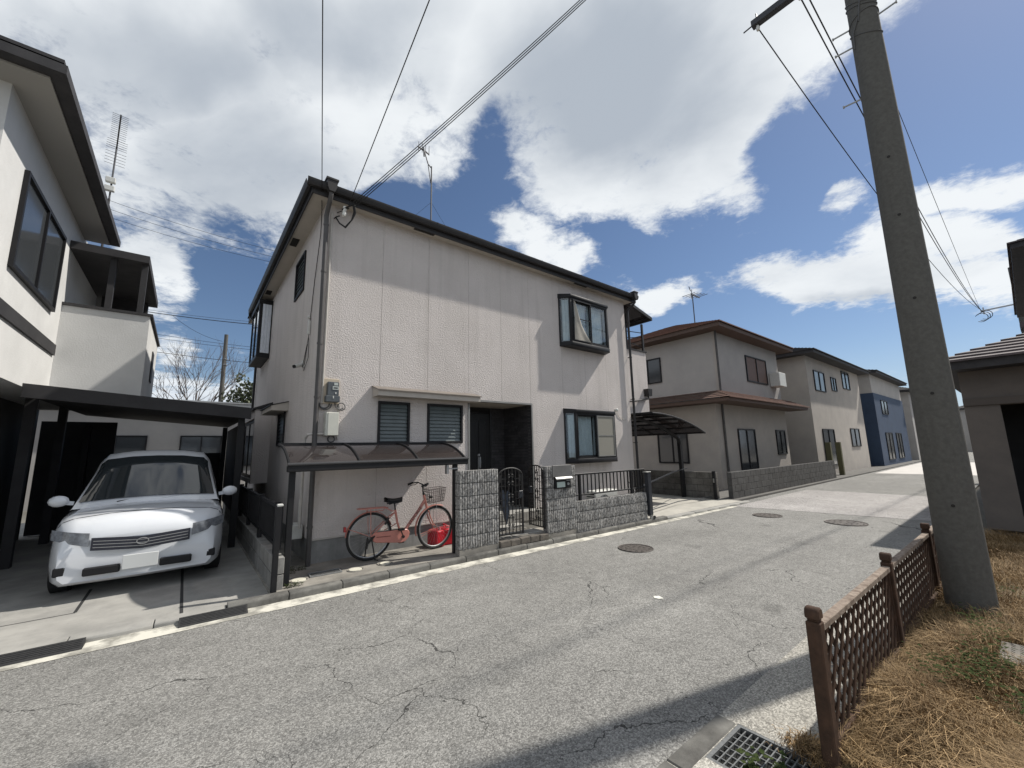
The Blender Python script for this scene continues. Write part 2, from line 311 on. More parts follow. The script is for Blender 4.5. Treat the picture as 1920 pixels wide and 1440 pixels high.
def asphalt_mat(name, base, crack=True):
    m = bpy.data.materials.new(name); m.use_nodes = True; t = m.node_tree; L = t.links.new; p = t.nodes['Principled BSDF']
    p.inputs['Roughness'].default_value = .88; p.inputs['Specular IOR Level'].default_value = .3
    g = t.nodes.new('ShaderNodeNewGeometry')
    def mathn(op, a, b=None, c=None):
        n = t.nodes.new('ShaderNodeMath'); n.operation = op
        for i, v in enumerate((a, b, c)):
            if v is None: continue
            if isinstance(v, (int, float)): n.inputs[i].default_value = v
            else: L(v, n.inputs[i])
        return n.outputs[0]
    def nz(sc, det, src=None):
        n = t.nodes.new('ShaderNodeTexNoise'); n.inputs['Scale'].default_value = sc; n.inputs['Detail'].default_value = det; L(src or g.outputs['Position'], n.inputs['Vector']); return n
    vo = t.nodes.new('ShaderNodeTexVoronoi'); vo.inputs['Scale'].default_value = 118; L(g.outputs['Position'], vo.inputs['Vector'])
    s = t.nodes.new('ShaderNodeSeparateColor'); L(vo.outputs['Color'], s.inputs[0])
    vo2 = t.nodes.new('ShaderNodeTexVoronoi'); vo2.inputs['Scale'].default_value = 42; L(g.outputs['Position'], vo2.inputs['Vector'])
    s2 = t.nodes.new('ShaderNodeSeparateColor'); L(vo2.outputs['Color'], s2.inputs[0])
    grain = mathn('ADD', mathn('MULTIPLY', mathn('POWER', s.outputs[0], 1.5), .95), .62)            # pale and dark chippings
    grain = mathn('SUBTRACT', grain, mathn('MULTIPLY', mathn('GREATER_THAN', s2.outputs[1], .86), .14))
    patch = mathn('MULTIPLY_ADD', mathn('SUBTRACT', nz(.55, 6).outputs['Fac'], .5), .65, 1.)
    tr_ = t.nodes.new('ShaderNodeMapping'); tr_.inputs['Scale'].default_value = (.12, 1.1, 1); L(g.outputs['Position'], tr_.inputs[0])
    patch = mathn('MULTIPLY', patch, mathn('MULTIPLY_ADD', mathn('SUBTRACT', nz(1., 4, tr_.outputs[0]).outputs['Fac'], .5), .4, 1.))
    stn = mathn('MULTIPLY', mathn('MAXIMUM', mathn('SUBTRACT', nz(1.7, 3).outputs['Fac'], .66), 0.), 3.2); patch = mathn('MULTIPLY', patch, mathn('SUBTRACT', 1., mathn('MINIMUM', stn, .4)))
    patch2 = mathn('MULTIPLY_ADD', mathn('SUBTRACT', nz(5., 5).outputs['Fac'], .5), .45, 1.)
    val = mathn('MULTIPLY', mathn('MULTIPLY', grain, patch), patch2)
    if crack:
        wn = nz(1.3, 5); off = t.nodes.new('ShaderNodeVectorMath'); off.operation = 'MULTIPLY_ADD'; L(wn.outputs['Color'], off.inputs[0]); off.inputs[1].default_value = (.9, .9, 0); L(g.outputs['Position'], off.inputs[2])
        wn2 = nz(14, 3); off2 = t.nodes.new('ShaderNodeVectorMath'); off2.operation = 'MULTIPLY_ADD'; L(wn2.outputs['Color'], off2.inputs[0]); off2.inputs[1].default_value = (.09, .09, 0); L(off.outputs[0], off2.inputs[2])
        fl = t.nodes.new('ShaderNodeVectorMath'); fl.operation = 'MULTIPLY'; L(off2.outputs[0], fl.inputs[0]); fl.inputs[1].default_value = (1, 1, 0)
        vc = t.nodes.new('ShaderNodeTexVoronoi'); vc.feature = 'DISTANCE_TO_EDGE'; vc.inputs['Scale'].default_value = .8; L(fl.outputs[0], vc.inputs['Vector'])
        wid = mathn('MULTIPLY', mathn('MAXIMUM', mathn('SUBTRACT', nz(.9, 3).outputs['Fac'], .40), 0.), .0145)
        cr = mathn('LESS_THAN', vc.outputs['Distance'], wid)
        val = mathn('MULTIPLY', val, mathn('MULTIPLY_ADD', cr, -.72, 1.))
    x = t.nodes.new('ShaderNodeMix'); x.data_type = 'RGBA'; x.blend_type = 'MULTIPLY'; x.inputs['Factor'].default_value = 1
    k = t.nodes.new('ShaderNodeCombineColor'); [L(val, k.inputs[i]) for i in range(3)]
    L(k.outputs[0], x.inputs['A']); x.inputs['B'].default_value = (*base, 1); L(x.outputs['Result'], p.inputs['Base Color'])
    b = t.nodes.new('ShaderNodeBump'); b.inputs['Strength'].default_value = .7; b.inputs['Distance'].default_value = .004; L(vo.outputs['Distance'], b.inputs['Height']); b.invert = True
    L(b.outputs[0], p.inputs['Normal']); return m
asphalt = asphalt_mat('asphalt', (.212, .208, .196)); apron_m = asphalt_mat('apron_concrete', (.34, .325, .29), False)
pale_pave = asphalt_mat('pale_paving', (.33, .315, .305), True)
# ---------------------------------------------------------------- ground, road, kerbs
struct('ground', MB().box(-120, 300, -200, 260, -.6, -.06), mat('bare_earth', (.15, .142, .125), (.10, .095, .083), .95, .4, 8))
def fy(x): return 5.665-.025*x                      # kerb face line of the house side
def strip(x0, x1, lo, hi, z, n=1):
    m = MB(); xs = np.linspace(x0, x1, n+1)
    for a, b in zip(xs[:-1], xs[1:]): m.add([(a, lo(a), z), (b, lo(b), z), (b, hi(b), z), (a, hi(a), z)], [(0, 1, 2, 3)])
    return m
ay = lambda x: 5.405-.0155*x                         # asphalt edge
def sheet(name, mb, m):
    o = put(name, mb.mesh(name, smooth=0, fixn=False), m); o['kind'] = 'structure'; return o
sheet('road', strip(-40, 110, lambda x: 1.40, lambda x: 5.9 if x > 12 else ay(x)+.05, 0.), asphalt)
sheet('road_gutter', strip(-40, 12.05, ay, lambda x: fy(x)+.02, .004, 1), gutter_m)
sheet('junction_paving', MB().add([(12.06, 5.30, .004), (12.55, 1.46, .004), (17.9, 1.46, .004), (17.95, 5.30, .004)], [(0, 1, 2, 3)]), pale_pave)
sheet('far_crossing', MB().add([(29.2, 5.4, .004), (29.6, 1.46, .004), (46, 1.46, .004), (46, 5.4, .004)], [(0, 1, 2, 3)]), mat('far_white', (.58, .55, .52), (.5, .48, .45), .9, 2))
ap = MB(); ap.slab(-12, 2.83, -9, 1.46, [(2.38, 2.80, .86, 1.345)], -.4, .004, 'z'); ap.box(2.83, 11.4, .93, 1.46, -.4, .004); struct('apron', ap, apron_m)
# kerb along the house side: separate stones with joints
kr = tag(bpy.data.objects.new('kerb', None), None, None, kind='structure'); C.objects.link(kr)
ks = MB().prism([(0, -.08), (0, .062), (.018, .088), (.125, .088), (.125, -.08)], 0, .592, 'x').mesh('kerb_stone', bevel=.006)
kl = MB().prism([(0, -.08), (0, .032), (.02, .052), (.125, .056), (.125, -.08)], 0, .592, 'x').mesh('kerb_stone', bevel=.006)
x = -9.1
while x < 12.6:
    low = x < .35 or x > 8.3
    k = put('kerb_stone', kl if low else ks, conc if low else kerb_m, kr, (x, fy(x)+random.uniform(-.004, .004), random.uniform(-.004, .003)), (0, random.uniform(-.004, .004), math.atan(-.025))); x += .60
struct('left_driveway', MB().add([(-14, fy(-14)+.127, .052), (.92, fy(.92)+.127, .052), (.92, 16, .10), (-14, 16, .10), (-14, fy(-14)+.127, -.3), (.92, fy(.92)+.127, -.3), (.92, 16, -.3), (-14, 16, -.3)], [(0,1,2,3),(4,7,6,5),(0,4,5,1),(1,5,6,2),(2,6,7,3),(3,7,4,0)]), conc)
struct('house_plot', MB().add([(.92, fy(.92)+.127, .08), (8.36, fy(8.36)+.127, .08), (8.36, 15.5, .08), (.92, 15.5, .08), (.92, fy(.92)+.127, -.3), (8.36, fy(8.36)+.127, -.3), (8.36, 15.5, -.3), (.92, 15.5, -.3)], [(0,1,2,3),(4,7,6,5),(0,4,5,1),(1,5,6,2),(2,6,7,3),(3,7,4,0)]), conc_dark)
struct('carport_driveway', MB().add([(8.362, fy(8.36)+.127, .056), (12.9, fy(12.9)+.127, .056), (12.9, 15.5, .12), (8.362, 15.5, .12), (8.362, fy(8.36)+.127, -.3), (12.9, fy(12.9)+.127, -.3), (12.9, 15.5, -.3), (8.362, 15.5, -.3)], [(0,1,2,3),(4,7,6,5),(0,4,5,1),(1,5,6,2),(2,6,7,3),(3,7,4,0)]), conc_lite)
struct('far_plots', MB().box(12.902, 100, 5.62, 40, -.3, .06), mat('far_plot_ground', (.14, .135, .125), (.1, .095, .09), .9, 1))
struct('verge_soil', MB().box(2.832, 11.4, -14, .928, -.4, .03), mat('soil', (.13, .095, .05), (.075, .055, .032), .95, 9, 8, .6, 60, .01))
struct('driveway_joint', MB().add([(.095, 5.82, .0545), (.125, 5.82, .0545), (.125, 9.5, .073), (.095, 9.5, .073)], [(0,1,2,3)]).add([(-6, 6.56, .0565), (-.78, 6.60, .0568), (-.78, 6.62, .0569), (-6, 6.58, .0566)], [(0,1,2,3)]).add([(-.80, 6.62, .0569), (-.77, 6.62, .0569), (-.77, 7.6, .0605), (-.80, 7.6, .0605)], [(0,1,2,3)]), mat('joint_dark', (.03, .03, .03), None, .9))
# road furniture
def manhole(x, y, r, label, grp=None):
    o = thing('manhole_cover', label, 'manhole cover', (x, y, .004), 0, grp)
    part('rim', MB().tube([(r*math.cos(a), r*math.sin(a), .001) for a in np.linspace(0, 2*PI, 33)[:-1]], .012, 5, closed=True), MAN, o, world=False)
    m = MB(); n = 28
    m.add([(0, 0, .003)]+[((r-.012)*math.cos(2*PI*k/n), (r-.012)*math.sin(2*PI*k/n), .003) for k in range(n)], [(0, k+1, (k+1) % n+1) for k in range(n)])
    for q in range(3, 0, -1):
        for k in range(5*q):
            a = 2*PI*k/(5*q)+q; rr = r*q/3.6; m.box(rr*math.cos(a)-.022, rr*math.cos(a)+.022, rr*math.sin(a)-.012, rr*math.sin(a)+.012, .003, .008)
    part('lid', m, MAN, o, world=False)
MAN = mat('cast_iron', (.12, .105, .095), (.075, .068, .062), .6, 20, metal=.4)
manhole(6.07, 4.36, .28, 'rusty brown round manhole cover in the road outside the granite wall')
manhole(11.1, 2.65, .36, 'wide grey manhole cover near the pale paving, closest to the lattice fence')
manhole(11.0, 4.12, .30, 'flat grey manhole cover by the pale paving on the house side')
bl = MB(); bl.add([(4.33+(.045+.012*math.sin(k*2.3))*math.cos(2*PI*k/14), 2.85+(.05+.01*math.cos(k*1.7))*math.sin(2*PI*k/14), .006) for k in range(14)], [tuple(range(14))])
bl.add([(p[0]-.0, p[1], 0.001) for p in bl.v[:14]], [tuple(range(13, -1, -1))])
solo('paint_blot', bl, mat('white_blot', (.7, .69, .62), None, .8), 'small white paint blot on the middle of the road', 'paint blot')
for i, (xa, xb, lb) in enumerate(((-1.9, -.575, 'black rubber kerb ramp at the far left road edge in front of the car'), (.085, .68, 'short black rubber kerb ramp in front of the gate post by the driveway'))):
    o = thing('kerb_ramp', lb, 'kerb ramp', (xa, fy(xa)-.155, .005), math.atan(-.025), 'rubber kerb ramps')
    n = 2 if i == 0 else 1; L_ = (xb-xa)/n
    for k in range(n):
        m = MB().prism([(0, 0), (.152, 0), (.152, .052), (.02, .012)], k*L_+.004, (k+1)*L_-.004, 'x')
        for q in range(5): m.bar((k*L_+.02, .03+q*.024, .0165+q*.0072), ((k+1)*L_-.02, .03+q*.024, .0165+q*.0072), .007, .005)
        part('section', m, rubber, o, world=False)
# street drain grate
gr = thing('drain_grate', 'galvanised street drain grate set in the near concrete apron', 'drain grate', (2.38, .86, 0))
grate_m = mat('grate_steel', (.20, .205, .205), (.14, .145, .145), .5, 40, metal=.5)
part('frame', MB().bar((0, .012, -.012), (.42, .012, -.012), .022, .03).bar((0, .473, -.012), (.42, .473, -.012), .022, .03).bar((.011, .023, -.012), (.011, .462, -.012), .022, .03).bar((.409, .023, -.012), (.409, .462, -.012), .022, .03), grate_m, gr, world=False)
gb = MB().bar((.022, 0, -.02), (.398, 0, -.02), .007, .036).mesh('bar'); gc = MB().bar((0, .023, -.012), (0, .462, -.012), .006, .012).mesh('cross_bar')
for k in range(12): put('bar', gb, grate_m, gr, (0, .052+k*.0346, 0))
for k in range(6): put('cross_bar', gc, grate_m, gr, (.072+k*.055, 0, 0))
struct('drain_pit', MB().box(2.36, 2.82, .84, 1.36, -.42, -.395).box(2.3801, 2.39, .861, 1.344, -.394, -.035).box(2.79, 2.7999, .861, 1.344, -.394, -.035).box(2.391, 2.789, .8601, .87, -.394, -.035).box(2.391, 2.789, 1.335, 1.3449, -.394, -.035), mat('drain_mud', (.03, .028, .024), (.012, .012, .011), .9, 20))
ks2 = MB().box(0, .59, 0, .115, -.1, .012).mesh('kerb_stone', bevel=.006)
ak = tag(bpy.data.objects.new('apron_kerb', None), None, None, kind='structure'); C.objects.link(ak)
for k in range(5): put('kerb_stone', ks2, kerb_m, ak, (2.795-.6*(k+1), 1.352+.002*k, 0))

# ---------------------------------------------------------------- the house
HO = thing('house', 'two storey white stucco house with dark bay windows and brown gutters', 'house', (1.53, 6.81, 0))
HX0, HX1, HY0, HY1, ZF, ZE = 1.53, 9.66, 6.81, 14.7, .43, 5.86
holes = [(2.51, 3.085, 1.83, 2.55), (3.43, 4.18, 1.83, 2.555), (4.345, 5.965, 0, 2.655), (7.07, 8.62, 1.43, 2.50), (7.06, 8.58, 4.25, 5.36)]
cuts = [1.53, 2.52, 3.43, 4.335, 5.16, 5.97, 7.01, 7.84, 8.69, 9.66]
part('foundation', MB().slab(HX0+.02, HX1-.02, .0, ZF, [(4.345, 5.965, -1, 1)], HY0+.02, HY0+.2).slab(HY0+.2, HY1, 0, ZF, [], HX0+.02, HX0+.2, 'x').slab(HY0+.2, HY1, 0, ZF, [], HX1-.2, HX1-.02, 'x'), found_m, HO)
part('core_wall', MB().slab(HX0+.03, HX1-.03, ZF-.001, ZE, holes, HY0+.017, HY0+.13), mat('core', (.2, .19, .18), None, .9), HO)
for a, b in zip(cuts[:-1], cuts[1:]):
    part('wall_panel', MB().slab(a+(.0025 if a > 1.6 else 0), b-(.0025 if b < 9.6 else 0), ZF, ZE, holes, HY0, HY0+.016), stucco, HO, smooth=0)
sholes = [(8.22, 9.05, 4.78, 5.59), (9.24, 9.98, 1.85, 2.59), (12.2, 13.6, 4.4, 5.5), (11.15, 13.2, 1.15, 2.6)]
part('side_wall', MB().slab(HY0+.0165, HY1, ZF, ZE, sholes, HX0, HX0+.15, 'x'), stucco, HO, smooth=0)
part('right_wall', MB().slab(HY0+.0165, HY1, ZF, ZE, [], HX1-.15, HX1, 'x'), stucco, HO, smooth=0)
part('back_wall', MB().slab(HX0+.15, HX1-.15, ZF, ZE, [], HY1-.15, HY1), stucco, HO, smooth=0)
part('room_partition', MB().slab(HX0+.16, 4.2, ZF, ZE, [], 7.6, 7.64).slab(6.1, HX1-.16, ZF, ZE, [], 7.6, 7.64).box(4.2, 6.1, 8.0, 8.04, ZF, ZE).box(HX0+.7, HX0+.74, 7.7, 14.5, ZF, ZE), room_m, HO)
part('base_trim', MB().box(HX0-.004, 4.3, HY0-.012, HY0+.015, ZF-.02, ZF-.001).box(6.0, HX1, HY0-.012, HY0+.015, ZF-.02, ZF-.001), conduit_m, HO)
# eaves
EX0, EX1, EY0, EY1 = 1.255, 9.90, 6.60, 15.1
part('soffit', MB().slab(EX0+.02, EX1-.02, EY0+.02, EY1, [], ZE+.0, ZE+.02, 'z'), soffit_m, HO, smooth=0)
part('fascia', MB().box(EX0, EX1, EY0-.001, EY0+.02, ZE-.03, ZE+.17).box(EX0, EX0+.02, EY0+.0205, EY1, ZE-.03, ZE+.17).box(EX1-.02, EX1, EY0+.0205, EY1, ZE-.03, ZE+.17), bronze, HO)
gp = [(0, .03), (-.02, 0), (-.07, .005), (-.095, .05), (-.10, .11), (-.088, .11), (-.08, .055), (-.02, .04)]
gm = MB().prism([(EY0+a-.002, ZE+.055+b) for a, b in gp], EX0-.09, EX1+.08, 'x')
gs = MB().prism([(EX0+a-.002, ZE+.055+b) for a, b in gp], EY0-.01, 14.2, 'y')
part('gutter', gm, bronze, HO); part('gutter', gs, bronze, HO)
gc_ = MB()
for k in range(13): gc_.box(1.4+k*.68, 1.42+k*.68, EY0-.106, EY0, ZE+.155, ZE+.17)
part('gutter_clip', gc_, bronze, HO)['kind'] = 'stuff'
part('gutter_end', MB().tube([(EX0-.05, 14.2, ZE+.09), (EX0-.04, 14.26, ZE+.02), (EX0+.1, 14.3, ZE-.12), (HX0-.06, 14.35, ZE-.3)], .045, 8), bronze, HO)
rz0 = ZE+.15; rh = 1.55; ry = (EY0+EY1)/2
part('roof', MB().add([(EX0-.04, EY0-.04, rz0), (EX1+.02, EY0-.04, rz0), (EX1+.02, EY1, rz0), (EX0-.04, EY1, rz0), (EX0+4.0, ry, rz0+rh), (EX1-4.0, ry, rz0+rh)], [(0,1,5,4),(1,2,5),(2,3,4,5),(3,0,4),(0,3,2,1)]), mat('roof_slate', (.06, .058, .056), (.045, .043, .042), .8, 4), HO, smooth=0)
for (xa, xb, ya, yb) in ((3.05, 3.47, 6.64, 6.72), (7.45, 7.92, 6.64, 6.72), (1.31, 1.43, 8.40, 8.76), (1.31, 1.43, 11.65, 11.98)):
    v = part('soffit_vent', MB().box(xa, xb, ya, yb, ZE-.008, ZE+.004), mat('vent_dark', (.02, .018, .016), None, .7) if 'vent_dark' not in MATS else MATS['vent_dark'], HO)
    long = (xb-xa) > (yb-ya); m = MB()
    for k in range(9):
        t = (k+.5)/9
        m.bar((xa+(xb-xa)*t, ya, ZE-.01), (xa+(xb-xa)*t, yb, ZE-.01), .006, .006) if long else m.bar((xa, ya+(yb-ya)*t, ZE-.01), (xb, ya+(yb-ya)*t, ZE-.01), .006, .006)
    part('louvre', m, bronze, v)
# downpipes with collector heads
def downpipe(pts, r, head, clamps, m):
    o = part('downpipe', MB().tube(pts, r, 10), m, HO)
    for z in clamps:
        q = None
        for a, b in zip(pts[:-1], pts[1:]):
            if b[2] <= z <= a[2]: q = Vector(a).lerp(Vector(b), (a[2]-z)/(a[2]-b[2]))
        part('pipe_clamp', MB().cyl((q.x, q.y, z-.015), (q.x, q.y, z+.015), r+.007, n=10).bar((q.x, q.y, z), (q.x, HY0, z), .02), m, o)
    hx, hy, hz = head
    part('collector_head', MB().prism([(hx-.085, hz+.13), (hx-.07, hz-.02), (hx-.04, hz-.09), (hx+.04, hz-.09), (hx+.07, hz-.02), (hx+.085, hz+.13)], hy-.075, hy+.05, 'y').box(hx-.095, hx+.095, hy-.085, hy+.055, hz+.105, hz+.135), bronze, o)
downpipe([(1.52, 6.52, 5.90), (1.52, 6.52, 5.84), (1.52, 6.56, 5.78), (1.52, 6.69, 5.66), (1.515, 6.735, 5.57), (1.52, 6.735, 5.4), (1.525, 6.735, .05)], .036, (1.52, 6.53, 5.97), (5.42, 4.6, 3.4, 2.55, .62), pipe_m)
downpipe([(9.80, 6.52, 5.90), (9.80, 6.52, 5.80), (9.78, 6.58, 5.72), (9.71, 6.70, 5.62), (9.70, 6.72, 5.5), (9.70, 6.72, .05)], .034, (9.80, 6.53, 5.97), (5.2, 4.2, 3.0, 1.8), bronze)
part('downpipe', MB().tube([(1.47, 14.3, 5.5), (1.47, 14.3, .1)], .034, 8), bronze, HO)
# louvre windows
def louvre(u0, u1, z0, z1, axis, n):
    """axis 'y': in the front wall, 'x': in the left side wall"""
    w = MB(); t = .04; a, b = (HY0-.03, HY0+.08) if axis == 'y' else (HX0-.03, HX0+.08)
    w.slab(u0, u1, z0, z1, [(u0+t, u1-t, z0+t, z1-t)], a, b, axis)
    o = part('louvre_window', w, black, HO, bevel=.004)
    L_ = u1-u0-2*t-.004; h = (z1-z0-2*t)/n
    for k in range(n):
        z = z0+t+h*(k+.5)
        sm = MB(); c = u0+t+.002
        dy, dz = .013, h*.56
        for q in (0,):
            d0, d1 = (a+.03, a+.03+2*dy)
            P = lambda u, d, zz: (u, d, zz) if axis == 'y' else (d, u, zz)
            sm.add([P(c, d0, z-dz), P(c+L_, d0, z-dz), P(c+L_, d1, z+dz), P(c, d1, z+dz), P(c, d0+.006, z-dz), P(c+L_, d0+.006, z-dz), P(c+L_, d1+.006, z+dz), P(c, d1+.006, z+dz)], [(0,1,2,3),(4,7,6,5),(0,4,5,1),(2,6,7,3),(0,3,7,4),(1,5,6,2)])
        part('slat', sm, slatglass, o, smooth=0)
    P = (lambda d, c: MB().box(u0+t, u1-t, d, d+.004, z0+t, z1-t)) if axis == 'y' else (lambda d, c: MB().box(d, d+.004, u0+t, u1-t, z0+t, z1-t))
    part('back_pane', P(b-.006, 0), mat('frosted_dark', (.05, .055, .055), None, .5) if 'frosted_dark' not in MATS else MATS['frosted_dark'], o)
louvre(2.51, 3.085, 1.83, 2.55, 'y', 10); louvre(3.43, 4.18, 1.83, 2.555, 'y', 10)
louvre(8.22, 9.05, 4.78, 5.59, 'x', 9); louvre(9.24, 9.98, 1.85, 2.59, 'x', 9)
# little hoods over windows
def hood(u0, u1, z, d, axis):
    prof = [(0, 0), (-d, 0), (-d, .085), (-d-.02, .088), (-d-.02, .103), (0, .20), (0, .18)]
    prof = [(0, .0), (-d, .0), (-d, .09), (0, .175)]
    cap = [(.0, .176), (-d-.025, .088), (-d-.025, .104), (.0, .192)]
    base = HY0 if axis == 'y' else HX0
    m, k = MB(), MB()
    m.prism([(base+a, z+b) for a, b in prof], u0, u1, 'x' if axis == 'y' else 'y'); k.prism([(base+a, z+b) for a, b in cap], u0-.02, u1+.02, 'x' if axis == 'y' else 'y')
    o = part('window_hood', m, trim, HO); part('sheet_cover', k, bronze if axis == 'x' else MATS.get('drip') or mat('drip', (.20, .175, .15), (.15, .13, .115), .6, 4), o)
hood(2.41, 4.43, 2.615, .27, 'y'); hood(9.0, 10.32, 2.53, .30, 'x')
# bay windows
def sheet_curtain(x0, x1, z0, z1, y, amp=.018, waves=6, ph=0., axis='y', slope=0.):
    def fn(a, b):
        u = x0+(x1-x0)*a; zz = z0+(z1-z0)*b
        d = y+amp*(.6+.4*(1-b))*math.sin(a*waves*2*PI+ph+.6*math.sin(b*3))+.4*amp*math.sin(a*waves*4.7+2*b+ph)
        return (u, d, zz) if axis == 'y' else (d, u, zz)
    return MB().grid(fn, int(waves*10), 6)
def bay(w0, w1, x0, x1, z0, z1, d, upper):
    """splayed bay: w0..w1 at the wall, x0..x1 at the glazed front"""
    yf = HY0-d; yw = HY0-.001
    def pl(e, f=0.): return [(w0-e, yw), (x0-e, yf-f), (x1+e, yf-f), (w1+e, yw)]
    o = part('bay_window', MB().prism(pl(0, .012), z0-.01, z0+.10, 'z').prism(pl(.012, .02), z1-.10, z1-.02, 'z')
             .add([(w0-.012, yw, z1-.019), (x0-.012, yf-.02, z1-.019), (x1+.012, yf-.02, z1-.019), (w1+.012, yw, z1-.019), (w0-.012, yw, z1+.02), (w1+.012, yw, z1+.02)], [(0,1,2,3),(0,4,1),(3,2,5),(1,4,5,2),(0,3,5,4)])
             .prism([(x0, yf), (x0+.062, yf), (x0+.062, yf+.05), (x0-.03, yf+.05)], z0+.1, z1-.1, 'z').prism([(x1-.062, yf), (x1, yf), (x1+.03, yf+.05), (x1-.062, yf+.05)], z0+.1, z1-.1, 'z')
             .prism([(w0, yw), (w0+.025, yw-.035), (w0+.075, yw-.035), (w0+.075, yw)], z0+.1, z1-.1, 'z').prism([(w1-.075, yw), (w1-.075, yw-.035), (w1-.025, yw-.035), (w1, yw)], z0+.1, z1-.1, 'z'), black, HO, bevel=.004)
    zi0, zi1 = z0+.10, z1-.10; xm = (x0+x1)/2
    part('frame', MB().box(x0+.063, x1-.063, yf+.0, yf+.07, zi1-.045, zi1-.001).box(x0+.063, x1-.063, yf, yf+.07, zi0+.001, zi0+.03), black, o)
    def sash(a, b, y, w=.032):
        s = part('sash', MB().slab(a, b, zi0+.03, zi1-.045, [(a+w, b-w, zi0+.03+w*1.3, zi1-.045-w)], y, y+.026), black, o)
        part('pane', MB().box(a+w, b-w, y+.010, y+.015, zi0+.03+w*1.3, zi1-.045-w), glass, s)
        return s
    sash(x0+.064, xm+.03, yf+.040); sash(xm-.03, x1-.064, yf+.012)
    for (xa, xb) in ((x0-.024, w0+.03), (x1+.024, w1-.03)):
        e = .005
        part('side_pane', MB().prism([(xa, yf+.052), (xa+e, yf+.052), (xb+e, yw-.036), (xb, yw-.036)], zi0, zi1, 'z'), glass, o)
    part('curtain', sheet_curtain(x0+.10, xm-.015, zi0+.04, zi1-.05, yf+.15, .020, 5, .5), curtain_m, o)
    part('curtain', sheet_curtain(xm+.02, x1-.08, zi0+.04, zi1-.05, yf+.145, .017, 5, 2.1), curtain_m, o)
    for (xa, xb, ph) in ((x0+.02, w0+.075, 1.2), (x1-.02, w1-.075, .2)):
        def sc(u, v, xa=xa, xb=xb, ph=ph): return (xa+(xb-xa)*u+.010*math.sin(u*19+ph+v), yf+.075+(yw-.04-yf-.075)*u, zi0+.03+(zi1-zi0-.07)*v)
        part('curtain', MB().grid(sc, 20, 5), curtain_m, o)
    if not upper:
        a, b = xm+.005, x1-.064
        s = part('insect_screen', MB().slab(a, b, zi0+.03, zi1-.045, [(a+.022, b-.022, zi0+.052, zi1-.067)], yf-.018, yf+.008).box(a+.022, b-.022, yf-.014, yf+.004, (zi0+zi1)/2-.01, (zi0+zi1)/2+.01), alu, o)
        part('mesh', MB().box(a+.022, b-.022, yf-.006, yf-.004, zi0+.052, zi1-.067), net_m, s)
    else:
        a, b = x0+.068, xm+.02
        s = part('insect_screen', MB().slab(a, b, zi0+.03, zi1-.045, [(a+.022, b-.022, zi0+.052, zi1-.067)], yf-.020, yf+.006).box(a+.022, b-.022, yf-.016, yf+.002, (zi0+zi1)/2+.03, (zi0+zi1)/2+.05), black, o)
        s['label'] = 'screen frame whose torn net hangs down in a fold'
        zt, zb = zi1-.07, zi0+.05
        def torn(u, v):
            xl = a+.022+.03*v; wdt = .025+(b-a-.05)*(1-v)**1.25
            return (xl+u*wdt*(1-.25*math.sin(v*PI)), yf-.008-.05*math.sin(u*PI)*math.sin(v*PI)-.012*math.sin(u*7+v*4), zb+(zt-zb)*v-.03*u*(1-v))
        part('torn_net', MB().grid(torn, 14, 14), mat('beige_net', (.40, .375, .33), (.34, .32, .28), .85, 14), s)
    return o
bay(6.99, 8.74, 7.15, 8.60, 1.34, 2.61, .26, False)
bay(6.95, 8.67, 7.13, 8.55, 4.155, 5.47, .26, True)
part('wall_light', MB().ball((8.98, HY0-.05, 2.67), .045, 10, 6).cyl((8.98, HY0, 2.67), (8.98, HY0-.05, 2.67), .035, n=10), white_pl, HO)
part('cable', MB().tube([(9.02, HY0-.012, 2.62), (9.1, HY0-.012, 2.5), (9.3, HY0-.012, 2.42), (9.45, HY0-.012, 2.44)], .006, 5), conduit_m, HO)
# side bays (left wall)
sb = part('side_bay_window', MB().box(1.23, 1.529, 12.1, 12.16, 4.18, 5.72).box(1.23, 1.529, 13.64, 13.7, 4.18, 5.72).box(1.23, 1.529, 12.16, 13.64, 4.18, 4.26).box(1.21, 1.529, 12.08, 13.72, 5.64, 5.74).box(1.23, 1.29, 12.16, 12.22, 4.26, 5.64).box(1.23, 1.29, 12.86, 12.92, 4.26, 5.64), black, HO)
MB_ = MB().box(1.25, 1.256, 12.22, 12.86, 4.26, 5.64).box(1.25, 1.256, 12.92, 13.64, 4.26, 5.64); part('pane', MB_, glass, sb)
part('curtain', sheet_curtain(12.2, 13.6, 4.3, 5.62, 1.34, .015, 8, 0, 'x'), curtain_m, sb)
# near flank of the upper side bay is glazed, with a curtain behind
part('flank_pane', MB().box(1.30, 1.50, 12.092, 12.098, 4.30, 5.62), glass, sb); part('curtain', sheet_curtain(1.30, 1.50, 4.3, 5.62, 12.085, .004, 3, 0), curtain_m, sb)
sd = part('side_box_window', MB().slab(11.0, 13.4, 1.04, 2.72, [(11.12, 13.28, 1.14, 2.52)], 1.20, 1.26, 'x').box(1.26, 1.529, 11.0, 11.06, 1.04, 2.72).box(1.26, 1.529, 13.34, 13.4, 1.04, 2.72).box(1.26, 1.529, 11.06, 13.34, 1.04, 1.1), stucco, HO, smooth=0)
part('roof_sheet', MB().prism([(1.14, 2.72), (1.14, 2.745), (1.529, 2.90), (1.529, 2.72)], 10.95, 13.45, 'y'), bronze, sd)
part('sash', MB().slab(11.14, 13.26, 1.16, 2.5, [(11.2, 12.15, 1.22, 2.44), (12.25, 13.2, 1.22, 2.44)], 1.225, 1.25, 'x'), black, sd); part('pane', MB().box(1.235, 1.24, 11.16, 13.24, 1.18, 2.48), darkglass, sd)
